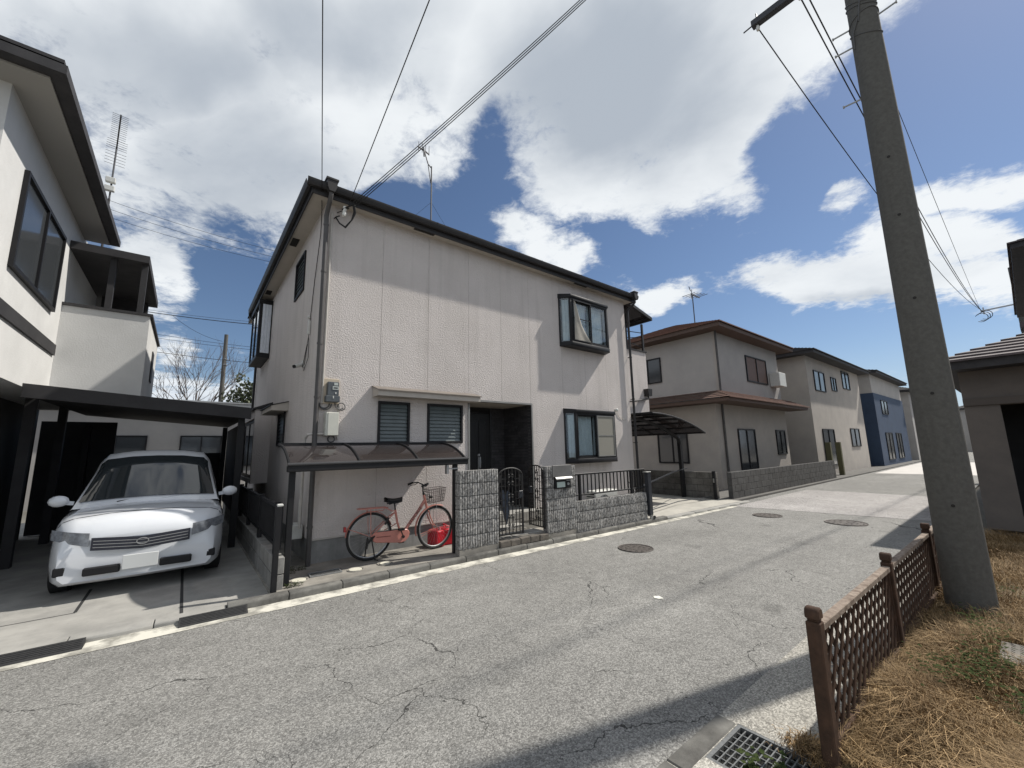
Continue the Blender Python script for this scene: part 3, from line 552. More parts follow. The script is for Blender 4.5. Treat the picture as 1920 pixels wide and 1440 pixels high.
# porch recess: tiles, door, trim
PX0, PX1, PY = 4.345, 5.965, 7.80
part('porch_floor', MB().box(PX0-.02, PX1+.02, 6.55, PY, .06, .43).box(4.25, 5.3, 6.30, 6.549, .06, .25), conc, HO)
part('porch_ceiling', MB().box(PX0, PX1, HY0+.14, PY, 2.656, 2.70), soffit_m, HO)
part('porch_shell', MB().box(PX0-.10, PX0, HY0+.131, PY, .43, 2.655).box(PX1, PX1+.10, HY0+.131, PY, .43, 2.655).box(PX0-.1, PX1+.1, PY+.001, PY+.1, .43, 2.7), grout_m, HO)
tl = MB(); hh, ll, g_ = .0605, .227, .006
def tiles(u0, u1, fn):
    z = .435; r = 0
    while z < 2.645:
        u = u0-(ll+g_)/2*(r % 2); z1 = min(z+hh, 2.65)
        while u < u1:
            a, b = max(u, u0), min(u+ll, u1)
            if b-a > .02: fn(a, b, z, z1, random.uniform(.007, .011))
            u += ll+g_
        z += hh+g_; r += 1
tiles(HY0+.018, PY-.012, lambda a, b, z, z1, d: tl.box(PX1-d, PX1+.001, a, b, z, z1))
tiles(5.56, PX1-.012, lambda a, b, z, z1, d: tl.box(a, b, PY-d, PY+.0005, z, z1))
tiles(PX0+.012, 4.56, lambda a, b, z, z1, d: tl.box(a, b, PY-d, PY+.0005, z, z1))
tiles(HY0+.018, PY-.012, lambda a, b, z, z1, d: tl.box(PX0-.001, PX0+d, a, b, z, z1))
part('porch_tiles', tl, tile_m, HO, smooth=0)['kind'] = 'stuff'
rt = MB(); xx = 4.33
while xx < 5.9: rt.box(xx+.003, min(xx+.147, 5.98), 6.538, 6.549, .26, .425); xx += .15
part('step_tiles', rt, mat('step_tile', (.36, .345, .32), (.3, .29, .27), .5, 8, island=.2), HO)
part('porch_trim', MB().box(PX0-.035, PX0, HY0-.018, HY0+.03, ZF, 2.69).box(PX1, PX1+.035, HY0-.018, HY0+.03, ZF, 2.69).box(PX0, PX1, HY0-.018, HY0+.03, 2.656, 2.69), alu, HO)
dr = part('front_door', MB().box(4.60, 5.52, PY-.03, PY, .44, 2.52).box(4.565, 4.6, PY-.05, PY, .435, 2.56).box(5.52, 5.555, PY-.05, PY, .435, 2.56).box(4.6, 5.52, PY-.05, PY, 2.521, 2.56), door_m, HO, bevel=.004)
for k in range(3): part('moulding', MB().box(4.72+k*.24, 4.90+k*.24, PY-.042, PY-.031, .65, 2.35), door_m, dr, bevel=.006)
part('handle', MB().tube([(5.20, PY-.05, 1.55), (5.20, PY-.10, 1.53), (5.20, PY-.11, 1.42), (5.20, PY-.10, 1.30), (5.20, PY-.05, 1.28)], .014, 8).box(5.17, 5.23, PY-.045, PY-.03, 1.22, 1.60), steel, dr)
# electric meter, junction box, conduits on the corner
mtr = part('electricity_meter', MB().box(1.60, 1.86, HY0-.03, HY0, 2.46, 2.86), mat('meter_board', (.55, .47, .36), (.48, .41, .32), .7, 10), HO, bevel=.004)
part('meter_case', MB().box(1.665, 1.835, HY0-.12, HY0-.03, 2.58, 2.80).box(1.64, 1.85, HY0-.135, HY0-.03, 2.48, 2.58), meter_m, mtr, bevel=.008)
part('dial_window', MB().box(1.755, 1.815, HY0-.124, HY0-.119, 2.745, 2.785).box(1.735, 1.825, HY0-.126, HY0-.119, 2.675, 2.73), mat('dial_glass', (.45, .48, .45), None, .2), mtr)
part('dial_slot', MB().box(1.75, 1.81, HY0-.128, HY0-.124, 2.694, 2.712), black, mtr)
part('seal', MB().box(1.775, 1.795, HY0-.125, HY0-.119, 2.61, 2.635).box(1.74, 1.755, HY0-.14, HY0-.134, 2.535, 2.575), white_pl, mtr)
jb = part('junction_box', MB().box(1.655, 1.84, HY0-.15, HY0, 1.955, 2.315), cream_pl, HO, bevel=.006)
part('box_lid', MB().box(1.68, 1.838, HY0-.165, HY0-.151, 1.96, 2.31), cream_pl, jb, bevel=.004)
part('latch', MB().box(1.648, 1.656, HY0-.12, HY0-.07, 2.07, 2.13), cream_pl, jb)
def loop(cx, cz, r, y, a0, a1, n=16): return [(cx+r*math.cos(a), y+.01*math.sin(2*a), cz+r*math.sin(a)) for a in np.linspace(a0, a1, n)]
part('cable_loop', MB().tube(loop(1.66, 2.45, .085, HY0-.05, PI*1.0, PI*2.02), .012, 6), cable_g, HO); part('cable_loop', MB().tube(loop(1.645, 2.46, .075, HY0-.03, PI*.98, PI*2.0), .012, 6), cable_g, HO)
part('cable_loop', MB().tube(loop(1.90, 2.42, .058, HY0-.045, PI*1.15, PI*3.0, 22), .009, 6), cable_g, HO); part('cable_loop', MB().tube([(1.79, HY0-.06, 2.47), (1.82, HY0-.05, 2.40), (1.87, HY0-.04, 2.37), (1.93, HY0-.04, 2.40)], .009, 6), cable_g, HO)
part('cable_loop', MB().tube(loop(1.77, 1.91, .05, HY0-.04, PI*.45, PI*2.4, 20), .010, 6), cable_g, HO)
part('conduit', MB().tube([(1.615, HY0-.02, 5.7), (1.61, HY0-.02, 2.46)], .018, 8).tube([(1.868, HY0-.014, 2.46), (1.868, HY0-.014, 1.9)], .014, 8).tube([(1.66, HY0-.06, 1.985), (1.50, HY0-.06, 1.985), (1.44, HY0-.03, 1.975), (1.42, HY0+.05, 1.93), (1.42, HY0+.08, 1.80), (1.42, HY0+.08, .6)], .020, 8), conduit_m, HO)
part('meter_cover', MB().box(1.33, 1.50, 7.05, 7.4, .42, .62).tube([(1.45, 7.1, .62), (1.45, 7.1, 1.0)], .018, 6), white_pl, HO, bevel=.01)
cctv = part('security_camera', MB().cyl((1.50, 7.84, 3.25), (1.37, 7.75, 3.19), .035, n=10).box(1.50, 1.53, 7.80, 7.88, 3.20, 3.32), white_pl, HO)
part('lens', MB().cyl((1.375, 7.755, 3.192), (1.352, 7.739, 3.181), .03, n=10), black, cctv)
sc_ = MB().tube([(1.505, 7.03, 5.85), (1.51, 7.04, 5.4), (1.51, 7.30, 4.6), (1.51, 7.46, 3.95)], .007, 5).tube([(1.51, 7.46, 3.75), (1.50, 7.5, 3.6), (1.50, 7.72, 3.3), (1.50, 7.8, 3.2), (1.50, 7.66, 3.22), (1.50, 7.50, 3.55)], .006, 5).tube([(1.505, 7.46, 3.66), (1.505, 7.40, 3.3), (1.505, 7.7, 3.12)], .005, 5)
part('side_cable', sc_, cable_m, HO)
part('cable_anchor', MB().box(1.48, 1.51, 7.44, 7.49, 3.72, 3.96).ball((1.49, 7.46, 4.02), .03), white_pl, HO)
brk = part('service_bracket', MB().tube([(1.66, HY0, 5.62), (1.66, HY0-.10, 5.60), (1.70, HY0-.16, 5.60)], .010, 6).tube([(1.70, HY0, 5.74), (1.82, HY0-.26, 5.735)], .008, 6), cable_m, HO)
part('insulator', MB().tube([(1.76, HY0-.20, 5.77), (1.765, HY0-.20, 5.72), (1.755, HY0-.20, 5.69), (1.765, HY0-.20, 5.65), (1.75, HY0-.20, 5.60)], [.028, .036, .026, .036, .03], 10), porcelain, brk)
kb = MB()
for k in range(3):
    kb.tube([(1.86+.015*k, HY0-.30, 5.80), (1.90+.012*k, HY0-.27, 5.70-.01*k), (1.88, HY0-.22, 5.56), (1.80, HY0-.16, 5.42+.01*k), (1.72, HY0-.10, 5.50), (1.67, HY0-.06, 5.61)], .012, 5)
part('service_loops', kb, cable_m, brk)
part('service_wrap', MB().tube([(1.72, HY0-.20, 5.70), (1.86, HY0-.28, 5.80)], .014, 6), cable_m, brk)
# balcony on the right flank with a light roof over it
BY = 7.3
bc = part('balcony', MB().box(HX1, 11.36, BY, BY+.10, 2.66, 4.66).box(11.26, 11.36, BY+.1, 10.5, 2.66, 4.66).box(HX1, 11.26, BY+.1, 10.5, 2.66, 2.80), stucco, HO, smooth=0)
part('coping', MB().box(HX1, 11.40, BY-.03, BY+.13, 4.66, 4.70).box(11.23, 11.40, BY+.131, 10.5, 4.66, 4.70), bronze, bc)
part('rain_head', MB().prism([(11.10, 3.46), (11.13, 3.24), (11.30, 3.24), (11.33, 3.46)], BY-.17, BY-.002, 'y'), bronze, bc)
part('drain_pipe', MB().tube([(11.22, BY-.08, 3.24), (11.22, BY-.08, 3.16), (10.45, BY-.07, 3.04), (9.75, BY-.3, 2.98)], .03, 8), pipe_m, bc)
tr = part('balcony_roof', MB().prism([(BY-.30, 5.88), (BY-.30, 5.92), (10.3, 6.02), (10.3, 5.98)], HX1+.05, HX1+.1, 'x').bar((HX1+.05, BY-.3, 6.14), (11.35, BY-.3, 5.72), .05, .09).bar((HX1+.05, 10.2, 6.14), (11.35, 10.2, 5.72), .05, .09).bar((11.33, BY-.33, 5.70), (11.33, 10.3, 5.70), .08, .09), bronze, HO)
part('roof_sheet', MB().add([(HX1+.05, BY-.28, 6.19), (11.36, BY-.28, 5.77), (11.36, 10.3, 5.77), (HX1+.05, 10.3, 6.19), (HX1+.05, BY-.28, 6.183), (11.36, BY-.28, 5.763), (11.36, 10.3, 5.763), (HX1+.05, 10.3, 6.183)], [(0,1,2,3),(4,7,6,5),(0,4,5,1),(1,5,6,2),(2,6,7,3)]), poly, tr)
for q in ((10.55, BY+.14), (10.62, BY+2.6)): part('roof_post', MB().box(q[0]-.04, q[0]+.04, q[1]-.04, q[1]+.04, 4.68, 5.86), black, tr)
part('laundry_rail', MB().bar((11.33, BY+.05, 4.7), (11.33, BY+.05, 5.62), .07, .05).bar((10.5, BY+.1, 5.28), (11.33, BY+.05, 5.33), .02).bar((10.5, BY+.3, 5.1), (11.33, BY+.1, 5.2), .02).bar((10.5, BY+.5, 5.0), (11.3, BY+.3, 5.02), .018).bar((10.8, BY+.1, 4.92), (11.3, BY+.08, 4.86), .018).tube([(10.7, BY+.1, 5.6), (10.72, BY+.1, 5.0)], .006, 5), bronze, tr)

# ---------------------------------------------------------------- front boundary
RZ = math.atan(-.025)
def ribbed_block(L, seed, h=.190, dp=.14):
    r = random.Random(seed); n = max(2, round(L/.0465)); m = MB(); zs = [0, .04, .09, .14, h]
    xs = []
    for k in range(n):
        a = L*k/n; w = L/n; xs += [(a+.0025, .016), (a+.011, 0), (a+w-.011, 0), (a+w-.0025, .016)]
    vs = []
    for i, (x, y) in enumerate(xs):
        for j, z in enumerate(zs):
            e = 0 if y else r.uniform(-.009, .004)
            if j in (0, 4): e += .005
            vs.append((x+(0 if y else r.uniform(-.003, .003)), y+e, z))
    nx = len(xs); k = len(zs)
    fs = [(i*k+j, (i+1)*k+j, (i+1)*k+j+1, i*k+j+1) for i in range(nx-1) for j in range(k-1)]
    m.add(vs, fs)
    m.box(0.0025, L-.0025, .017, dp, 0, h)
    return m.mesh('block', smooth=25)
RB = [ribbed_block(.372, s) for s in range(6)]
RBH = [ribbed_block(.186, s+20) for s in range(2)]
mortar = mat('mortar', (.055, .053, .05), None, .95)
def ribbed_wall(name, label, x0, off, ncol, nrow, top, grp=None, half=True):
    o = thing(name, label, 'wall', (x0, fy(x0)+off, 0), RZ, grp)
    h = .2; zb = top-nrow*h
    part('mortar_core', MB().box(.006, ncol*.372-.006, .020, .134, zb-.10, top-.006), mortar, o, world=False)
    for r in range(nrow):
        k = 0; z = zb+r*h
        for c in range(ncol):
            b = put('block', RB[(r*5+c*3) % 6], splitface, o, (c*.372, random.uniform(-.002, .002), z+.006))
    base = MB().box(.0, ncol*.372, .004, .138, .0, zb+.001)
    part('footing', base, conc_dark, o, world=False)
    return o
ribbed_wall('gate_pillar', 'ribbed grey stone block pillar between the bicycle shelter and the gate', 3.42, .068, 2, 6, 1.37, 'ribbed block walls')
pr_ = ribbed_wall('gate_pillar', 'ribbed grey stone block pillar holding the letterbox and blank nameplate', 5.245, .068, 2, 6, 1.365, 'ribbed block walls')
ribbed_wall('boundary_wall', 'low ribbed grey stone block wall carrying the black railing', 5.992, .062, 6, 3, .672, 'ribbed block walls')
# nameplate (blank), letterbox
np_ = thing('nameplate', 'blank grey nameplate fixed to the letterbox pillar', 'nameplate', (5.36, fy(5.36)+.045, 1.16), RZ)
part('plate', MB().box(.02, .50, 0, .02, 0, .215), mat('plate_grey', (.16, .158, .155), (.13, .128, .125), .5, 6), np_, world=False, bevel=.003)
lb = thing('letterbox', 'dark letterbox with a pale window and steel flap let into the gate pillar', 'letterbox', (5.43, fy(5.43)+.02, .945), RZ)
part('case', MB().box(0, .40, .01, .2, 0, .215), black, lb, world=False, bevel=.006)
part('flap', MB().prism([(.0, .175), (-.03, .165), (-.03, .185), (.0, .215), (.012, .215)], -.01, .41, 'x'), alu, lb, world=False)
part('window', MB().box(.03, .235, .002, .009, .025, .125), mat('pale_window', (.48, .55, .52), (.42, .5, .47), .25, 14), lb, world=False)
part('dial_lock', MB().cyl((.32, .0, .08), (.32, .012, .08), .028, n=12).bar((.27, .004, .14), (.39, .004, .14), .012), galv, lb, world=False)
# railing on the wall
ra = thing('railing', 'black picket railing on top of the low stone wall', 'railing', (5.995, fy(5.995)+.13, .67), RZ)
part('top_rail', MB().box(-.02, 2.29, -.022, .022, .485, .52), black, ra, world=False, bevel=.006)
part('bottom_rail', MB().box(-.01, 2.25, -.018, .018, .09, .118), black, ra, world=False, bevel=.004)
bm_ = MB().box(-.008, .008, -.010, .010, .118, .485).mesh('picket', smooth=0)
for k in range(19):
    if k not in (1, 15): put('picket', bm_, black, ra, (.05+k*.1165, 0, 0))
pm_ = MB().box(-.022, .022, -.025, .025, 0, .486).mesh('post', smooth=0)
for k in (1, 15): put('post', pm_, black, ra, (.05+k*.1165, 0, 0))
# folded concertina gate at the driveway
fg = thing('folding_gate', 'black concertina driveway gate folded up against the end of the stone wall', 'gate', (8.26, fy(8.26)+.045, 0), RZ)
part('end_post', MB().box(.0, .115, -.03, .07, .17, 1.10), mat('gate_slate', (.035, .039, .047), (.028, .03, .036), .4, 6), fg, world=False, bevel=.008)
part('post_cap', MB().box(-.055, .12, -.036, .076, 1.101, 1.125), alu, fg, world=False, bevel=.004)
pk = MB().box(-.009, .009, -.011, .011, .14, 1.16).mesh('picket', smooth=0)
for k in range(7): put('picket', pk, black, fg, (-.03-.022*k*1.0, .10+.05*k, 0))
part('lattice_arm', MB().bar((-.02, .12, .35), (-.17, .42, .95), .02, .008).bar((-.02, .12, .95), (-.17, .42, .35), .02, .008), black, fg, world=False)
cs = part('caster', MB().box(.02, .10, -.02, .06, .14, .17).bar((.06, .02, .14), (.12, -.02, .10), .02), steel, fg, world=False)
part('wheel', MB().cyl((.14, -.045, .115), (.14, -.015, .115), .035, n=12), rubber, cs, world=False); part('wheel', MB().cyl((.06, -.02, .115), (.06, .01, .115), .035, n=12), galv, cs, world=False)
sp_ = thing('gate_post', 'black strike post of the driveway gate against the far block wall', 'gate post', (12.70, 6.12, .06))
part('post', MB().box(-.035, .035, -.04, .04, 0, .84), black, sp_, world=False); part('keeper', MB().box(-.05, -.035, -.02, .02, .5, .62), alu, sp_, world=False)
solo('drop_bar', MB().bar((8.75, 5.95, .76), (10.75, 6.30, .97), .03).tube([(8.75, 5.95, .14), (10.9, 6.3, .16), (12.6, 6.2, .14)], .012, 5).bar((8.75, 5.95, .09), (8.75, 5.95, .78), .03).bar((10.75, 6.3, .97), (12.6, 6.9, .98), .02), MATS['gate_slate'], 'thin slanting metal bar crossing the driveway behind the folded gate', 'gate bar')
# wrought iron gate leaves
def gate_leaf(name, label, w, loc, rz, grp):
    o = thing(name, label, 'gate', loc, rz, grp); H = .98; A = .14
    top = [(w/2-w/2*math.cos(t), 0, H+A*math.sin(t)) for t in np.linspace(0, PI, 13)]
    part('frame', MB().tube([(0, 0, 0)]+top+[(w, 0, 0)], .013, 6).bar((0, 0, .02), (w, 0, .02), .02).bar((.01, 0, .0), (.01, 0, H), .03, .022).bar((w-.01, 0, 0), (w-.01, 0, H), .03, .022), iron, o, world=False)
    def arch(x): return H+A*math.sqrt(max(0, 1-((x-w/2)/(w/2))**2))
    for k in range(1, 7):
        x = w*k/7; part('bar', MB().bar((x, 0, .02), (x, 0, arch(x)-.01), .012), iron, o, world=False)
    for k in range(8):
        z = .13+k*.115
        for a, b in ((.02, w*.33), (w*.67, w-.02)): part('cross_bar', MB().bar((a, 0, z), (b, 0, z), .011), iron, o, world=False)
    sc = MB(); cx = w/2
    def spiral(x, z, r, s, turn=1.6, flip=1): return [(x+s*flip*r*(1-t*.75)*math.cos(t*turn*2*PI), -.008, z+s*r*(1-t*.75)*math.sin(t*turn*2*PI)) for t in np.linspace(0, 1, 20)]
    for z in (.16, .52, .86):
        for f in (-1, 1):
            sc.tube(spiral(cx+f*.038, z, .034, 1, flip=f), .006, 4); sc.tube(spiral(cx+f*.036, z+.13, .030, -1, flip=f), .006, 4)
            sc.tube([(cx+f*.07, -.008, z-.05), (cx+f*.02, -.008, z+.02), (cx+f*.05, -.008, z+.09), (cx, -.008, z+.18)], .006, 4)
    part('scrollwork', sc, iron, o, world=False)
    part('latch', MB().box(w-.09, w-.01, -.025, .02, .60, .72).tube([(w-.05, -.02, .70), (w-.05, -.06, .68), (w-.05, -.06, .62), (w-.05, -.02, .61)], .008, 6), MATS['gate_slate'], o, world=False, bevel=.004)
    part('corner_plate', MB().box(.02, .08, -.004, .004, H-.10, H+.03).box(w-.08, w-.02, -.004, .004, H-.10, H+.03), iron, o, world=False)
    return o
gate_leaf('gate_leaf', 'closed black wrought iron gate leaf with arched top next to the shelter pillar', .53, (4.195, fy(4.2)+.13, .25), RZ, 'wrought iron gate leaves')
gate_leaf('gate_leaf', 'open black wrought iron gate leaf swung inwards beside the letterbox pillar', .53, (5.205, fy(5.2)+.10, .26), RZ+math.radians(83), 'wrought iron gate leaves')
# folded umbrellas hung behind the gate
umb_m = mat('umbrella_cloth', (.07, .085, .115), (.10, .115, .14), .8, 20)
for k, (x, z, t) in enumerate(((4.33, 1.0, .03), (4.45, .98, -.02))):
    o = thing('umbrella', ('furled grey umbrella hanging on the gate nearest the shelter pillar', 'furled blue-grey umbrella hanging at the middle of the closed gate')[k], 'umbrella', (x, fy(x)+.19, z), 0, 'umbrellas on the gate')
    part('canopy', MB().tube([(0, 0, 0), (0, .0, -.06), (t, 0, -.25), (t*2, 0, -.50), (t*2.4, 0, -.56)], [.015, .04, .045, .022, .006], 8), umb_m, o, world=False)
    part('handle', MB().tube([(0, 0, 0), (0, 0, .07), (0, -.02, .10), (0, -.05, .10), (0, -.06, .07)], .007, 6), black, o, world=False)
# steps at the gate: brick edging and landing
st = thing('gate_step', 'worn brown brick step with paved landing in front of the iron gate', 'step', (4.172, fy(4.172)+.045, 0), RZ)
part('landing', MB().box(0, 1.066, .10, .70, .06, .205), conc_dark, st, world=False)
brick_m = mat('worn_brick', (.15, .132, .112), (.085, .077, .068), .95, 12, 6, .6, 90, .004)
bk = [MB().box(.0, .206, 0, .10, 0, .105).mesh('brick', bevel=.010) for _ in range(1)]
for k in range(5): put('brick', bk[0], brick_m, st, (.004+k*.213, random.uniform(-.006, .004), .082+random.uniform(-.004, .006)), (0, random.uniform(-.02, .02), random.uniform(-.03, .03)))
for k in range(3): put('paving_stone', MB().box(0, .33, 0, .28, 0, .018).mesh('paving_stone', bevel=.006), conc, st, (.02+k*.35, .13+random.uniform(0, .02), .2055), (0, 0, random.uniform(-.03, .03)))
# ---------------------------------------------------------------- bicycle shelter
SH = thing('bicycle_shelter', 'black framed lean-to shelter with curved brown plastic roof over the bicycle', 'shelter', (1.04, 5.92, .08))
SX0, SX1 = 1.06, 3.70
def sz(t): return (6.76-.86*t, 1.815-.03*t-.25*t**2.2)
N_ = 10; arc = [sz(k/N_) for k in range(N_+1)]
part('front_beam', MB().box(SX0-.03, SX1+.02, 5.86, 5.935, 1.462, 1.545), black, SH, bevel=.01)
part('gutter_lip', MB().tube([(SX0-.03, 5.868, 1.558), (SX1+.02, 5.868, 1.558)], .022, 8), mat('beam_sheen', (.05, .05, .052), None, .3), SH)
part('wall_beam', MB().box(SX0-.01, SX1+.02, 6.75, 6.79, 1.79, 1.85), black, SH)
xs_ = [SX0, 1.955, 2.85, SX1]
for x in xs_:
    part('rib', MB().tube([(x, a, b+.006) for a, b in arc], .020, 6), black, SH)
for a, b in zip(xs_[:-1], xs_[1:]):
    m = MB()
    for (p, q) in zip(arc[:-1], arc[1:]): m.add([(a+.012, p[0], p[1]), (b-.012, p[0], p[1]), (b-.012, q[0], q[1]), (a+.012, q[0], q[1])], [(0, 1, 2, 3)])
    part('roof_panel', m, poly, SH)
for (x, y, zb) in ((1.11, 5.975, .08), (3.50, 5.93, .08)):
    part('post', MB().box(x-.035, x+.035, y-.035, y+.035, zb, 1.461), black, SH, bevel=.006)
part('post_bracket', MB().bar((3.36, 5.90, 1.40), (3.54, 5.90, 1.40), .02).box(3.32, 3.36, 5.88, 5.94, 1.32, 1.46), steel, SH)
part('lock_tab', MB().box(3.53, 3.56, 5.92, 5.96, .08, .12).box(3.52, 3.62, 5.90, 5.93, .08, .095), alu, SH)
# ---------------------------------------------------------------- bicycle (local x forward, z up)
pink = mat('salmon_paint', (.50, .205, .165), (.45, .18, .145), .4, 8, coat=.25)
blackpl = mat('black_plastic', (.012, .012, .012), (.018, .018, .018), .5, 20)
tyre_m = mat('tyre_rubber', (.014, .014, .014), (.02, .02, .02), .8, 60)
BK = thing('bicycle', 'salmon pink city bicycle with wire front basket parked under the shelter', 'bicycle', (2.30, 6.42, .08), math.radians(-1.0))
R = .35; WB = 1.10
def wheel(x, steer=0.):
    w = part('wheel', MB().cyl((0, -.03, 0), (0, .03, 0), .022, n=10).cyl((0, -.055, 0), (0, .055, 0), .008, n=6), steel, BK, world=False); w.location = (x, 0, R)
    circ = lambda r, n: [(r*math.cos(a), 0, r*math.sin(a)) for a in np.linspace(0, 2*PI, n+1)[:-1]]
    part('tyre', MB().tube(circ(R-.02, 48), .020, 8, closed=True), tyre_m, w, world=False)
    part('rim', MB().tube(circ(R-.047, 48), .011, 6, closed=True), steel, w, world=False)
    sm = MB()
    for k in range(32):
        a = 2*PI*k/32; b = a+(.5 if k % 2 else -.5)*1.2; s = .025 if k % 4 < 2 else -.025
        sm.tube([(.02*math.cos(b), s, .02*math.sin(b)), ((R-.05)*math.cos(a), 0, (R-.05)*math.sin(a))], .0014, 3)
    part('spokes', sm, steel, w, world=False)['kind'] = 'stuff'
    if steer: w.rotation_euler = (0, 0, steer)
    return w
wheel(0); fw = wheel(WB, math.radians(7))
part('frame', MB().tube([(.945, 0, .66), (.905, 0, .80), (.88, 0, .89)], .021, 8).tube([(.90, 0, .80), (.78, 0, .63), (.62, 0, .44), (.52, 0, .30)], .026, 8).tube([(.50, 0, .29), (.43, 0, .52), (.395, 0, .70)], .018, 8)
     .tube([(.44, 0, .50), (.38, .03, .46), (.24, .055, .40)], .008, 6).tube([(.40, 0, .67), (.30, .04, .60), (.0, .055, R)], .009, 6).tube([(.40, 0, .67), (.30, -.04, .60), (.0, -.055, R)], .009, 6)
     .tube([(.50, .03, .29), (.2, .05, .33), (.0, .055, R)], .010, 6).tube([(.50, -.03, .29), (.2, -.05, .33), (.0, -.055, R)], .010, 6).cyl((.50, -.04, .29), (.50, .04, .29), .03, n=10), pink, BK, world=False)
fk = part('fork', MB().tube([(.95, -.0, .65), (.955, -.05, .62), (.985, -.05, .52), (1.04, -.05, .41), (1.10, -.05, .352)], [.012, .013, .012, .010, .008], 6).tube([(.95, 0, .65), (.955, .05, .62), (.985, .05, .52), (1.04, .05, .41), (1.10, .05, .352)], [.012, .013, .012, .010, .008], 6), pink, BK, world=False)
def fender(cx, a0, a1, name='mudguard'):
    m = MB(); n = 20; r = R+.018
    def fn(a, b):
        t = math.radians(a0+(a1-a0)*a); w = (b-.5)*2; rr = r-.012*w*w
        return (cx+rr*math.cos(t), w*.028, R+rr*math.sin(t))
    part(name, m.grid(fn, n, 4), pink, BK, world=False)
fender(0, 20, 175); fender(WB, 68, 195)
part('mudguard_stay', MB().tube([(0, -.06, R), (-.335, -.03, .50)], .004, 4).tube([(0, .06, R), (-.335, .03, .50)], .004, 4).tube([(1.10, -.06, R), (.755, -.03, .26)], .004, 4).tube([(1.10, -.06, R), (.79, -.03, .22)], .004, 4), pink, BK, world=False)
part('chain_case', MB().prism([(.02, .38), (.05, .405), (.56, .395), (.60, .37), (.615, .33), (.60, .27), (.55, .215), (.48, .20), (.08, .255), (.03, .28)], -.075, -.052, 'y'), pink, BK, world=False, bevel=.008)
part('chain_case_slot', MB().bar((.08, -.077, .335), (.30, -.077, .325), .004, .012), mat('slot_brown', (.2, .07, .055), None, .5), BK, world=False)
part('crank', MB().cyl((.50, -.105, .29), (.50, .09, .29), .022, n=10).bar((.50, -.10, .29), (.445, -.10, .41), .018, .014).bar((.50, .085, .29), (.555, .085, .17), .018, .014), blackpl, BK, world=False)
part('pedal', MB().box(.395, .485, -.19, -.11, .40, .43), blackpl, BK, world=False, bevel=.006); part('pedal', MB().box(.51, .60, .095, .175, .155, .185), blackpl, BK, world=False, bevel=.006)
part('seat_post', MB().tube([(.395, 0, .70), (.375, 0, .83)], .013, 8), blackpl, BK, world=False)
def sadf(a, b):
    x = .235+.27*a; wv = (.10*(1-a)**1.1+.022)*(1 if a > .06 else .75); t = (b-.5)*2
    return (x, wv*math.sin(t*PI/2), .882-.040*abs(t)**2.2+.022*(1-a)**2+.01*a**3-.012*math.sin(a*PI))
sdl = part('saddle', MB().grid(sadf, 12, 10).grid(lambda a, b: (lambda p: (p[0], p[1]*.9, p[2]-.035))(sadf(a, b)), 12, 10), blackpl, BK, world=False)
part('saddle_spring', MB().tube([(.27, .05, .86), (.28, .05, .80), (.37, 0, .81)], .010, 6).tube([(.27, -.05, .86), (.28, -.05, .80), (.37, 0, .81)], .010, 6), black, sdl, world=False)
part('stem', MB().tube([(.88, 0, .88), (.868, 0, .95), (.860, 0, 1.03), (.885, 0, 1.04)], .013, 8).cyl((.882, 0, .885), (.874, 0, .93), .020, n=8), blackpl, BK, world=False)
hb = part('handlebar', MB().tube([(.72, -.27, 1.055), (.78, -.26, 1.075), (.86, -.18, 1.085), (.90, -.08, 1.05), (.895, 0, 1.04), (.90, .08, 1.05), (.86, .18, 1.085), (.78, .26, 1.075), (.72, .27, 1.055)], .011, 8), blackpl, BK, world=False)
for s in (-1, 1):
    part('grip', MB().cyl((.715, s*.272, 1.053), (.80, s*.257, 1.08), .017, n=8), blackpl, hb, world=False)
    part('brake_lever', MB().tube([(.86, s*.19, 1.075), (.82, s*.22, 1.045), (.75, s*.25, 1.035)], .006, 5), black, hb, world=False)
part('bell', MB().ball((.905, -.10, 1.075), .022), steel, hb, world=False)
bs = MB(); b0, b1 = .92, 1.23
def rect(z, g): return [(b0+g, -.13+g, z), (b1-g, -.13+g, z+.02), (b1-g, .13-g, z+.02), (b0+g, .13-g, z)]
for z, g, r in ((.975, 0, .005), (.93, .006, .003), (.87, .012, .003), (.81, .02, .003), (.755, .028, .004)): bs.tube(rect(z, g), r, 4, closed=True)
for k in range(9):
    t = k/8
    for s in (-1, 1): bs.tube([(b0+(b1-b0)*t, s*.13, .975+.02*t), (b0+.03+(b1-b0-.06)*t, s*.102, .755+.02*t), (b0+.03+(b1-b0-.06)*t, 0, .752+.02*t)], .0030, 3)
    y = -.13+.26*t
    for xa, xb in ((b0, b0+.028), (b1, b1-.028)): bs.tube([(xa, y, .975+(.02 if xa > 1 else 0)), (xb, y*.8, .755+(.02 if xa > 1 else 0))], .0030, 3)
wire_m = mat('basket_wire', (.045, .035, .033), None, .5, metal=.3)
part('basket', bs, wire_m, BK, world=False)
part('basket_stay', MB().tube([(1.10, -.06, R), (1.09, -.06, .755)], .004, 4).tube([(1.10, .06, R), (1.09, .06, .755)], .004, 4).tube([(.885, 0, .93), (.93, 0, .90)], .006, 4), steel, BK, world=False)
part('lamp', MB().cyl((.955, -.06, .855), (1.00, -.06, .855), .026, n=10), blackpl, BK, world=False)
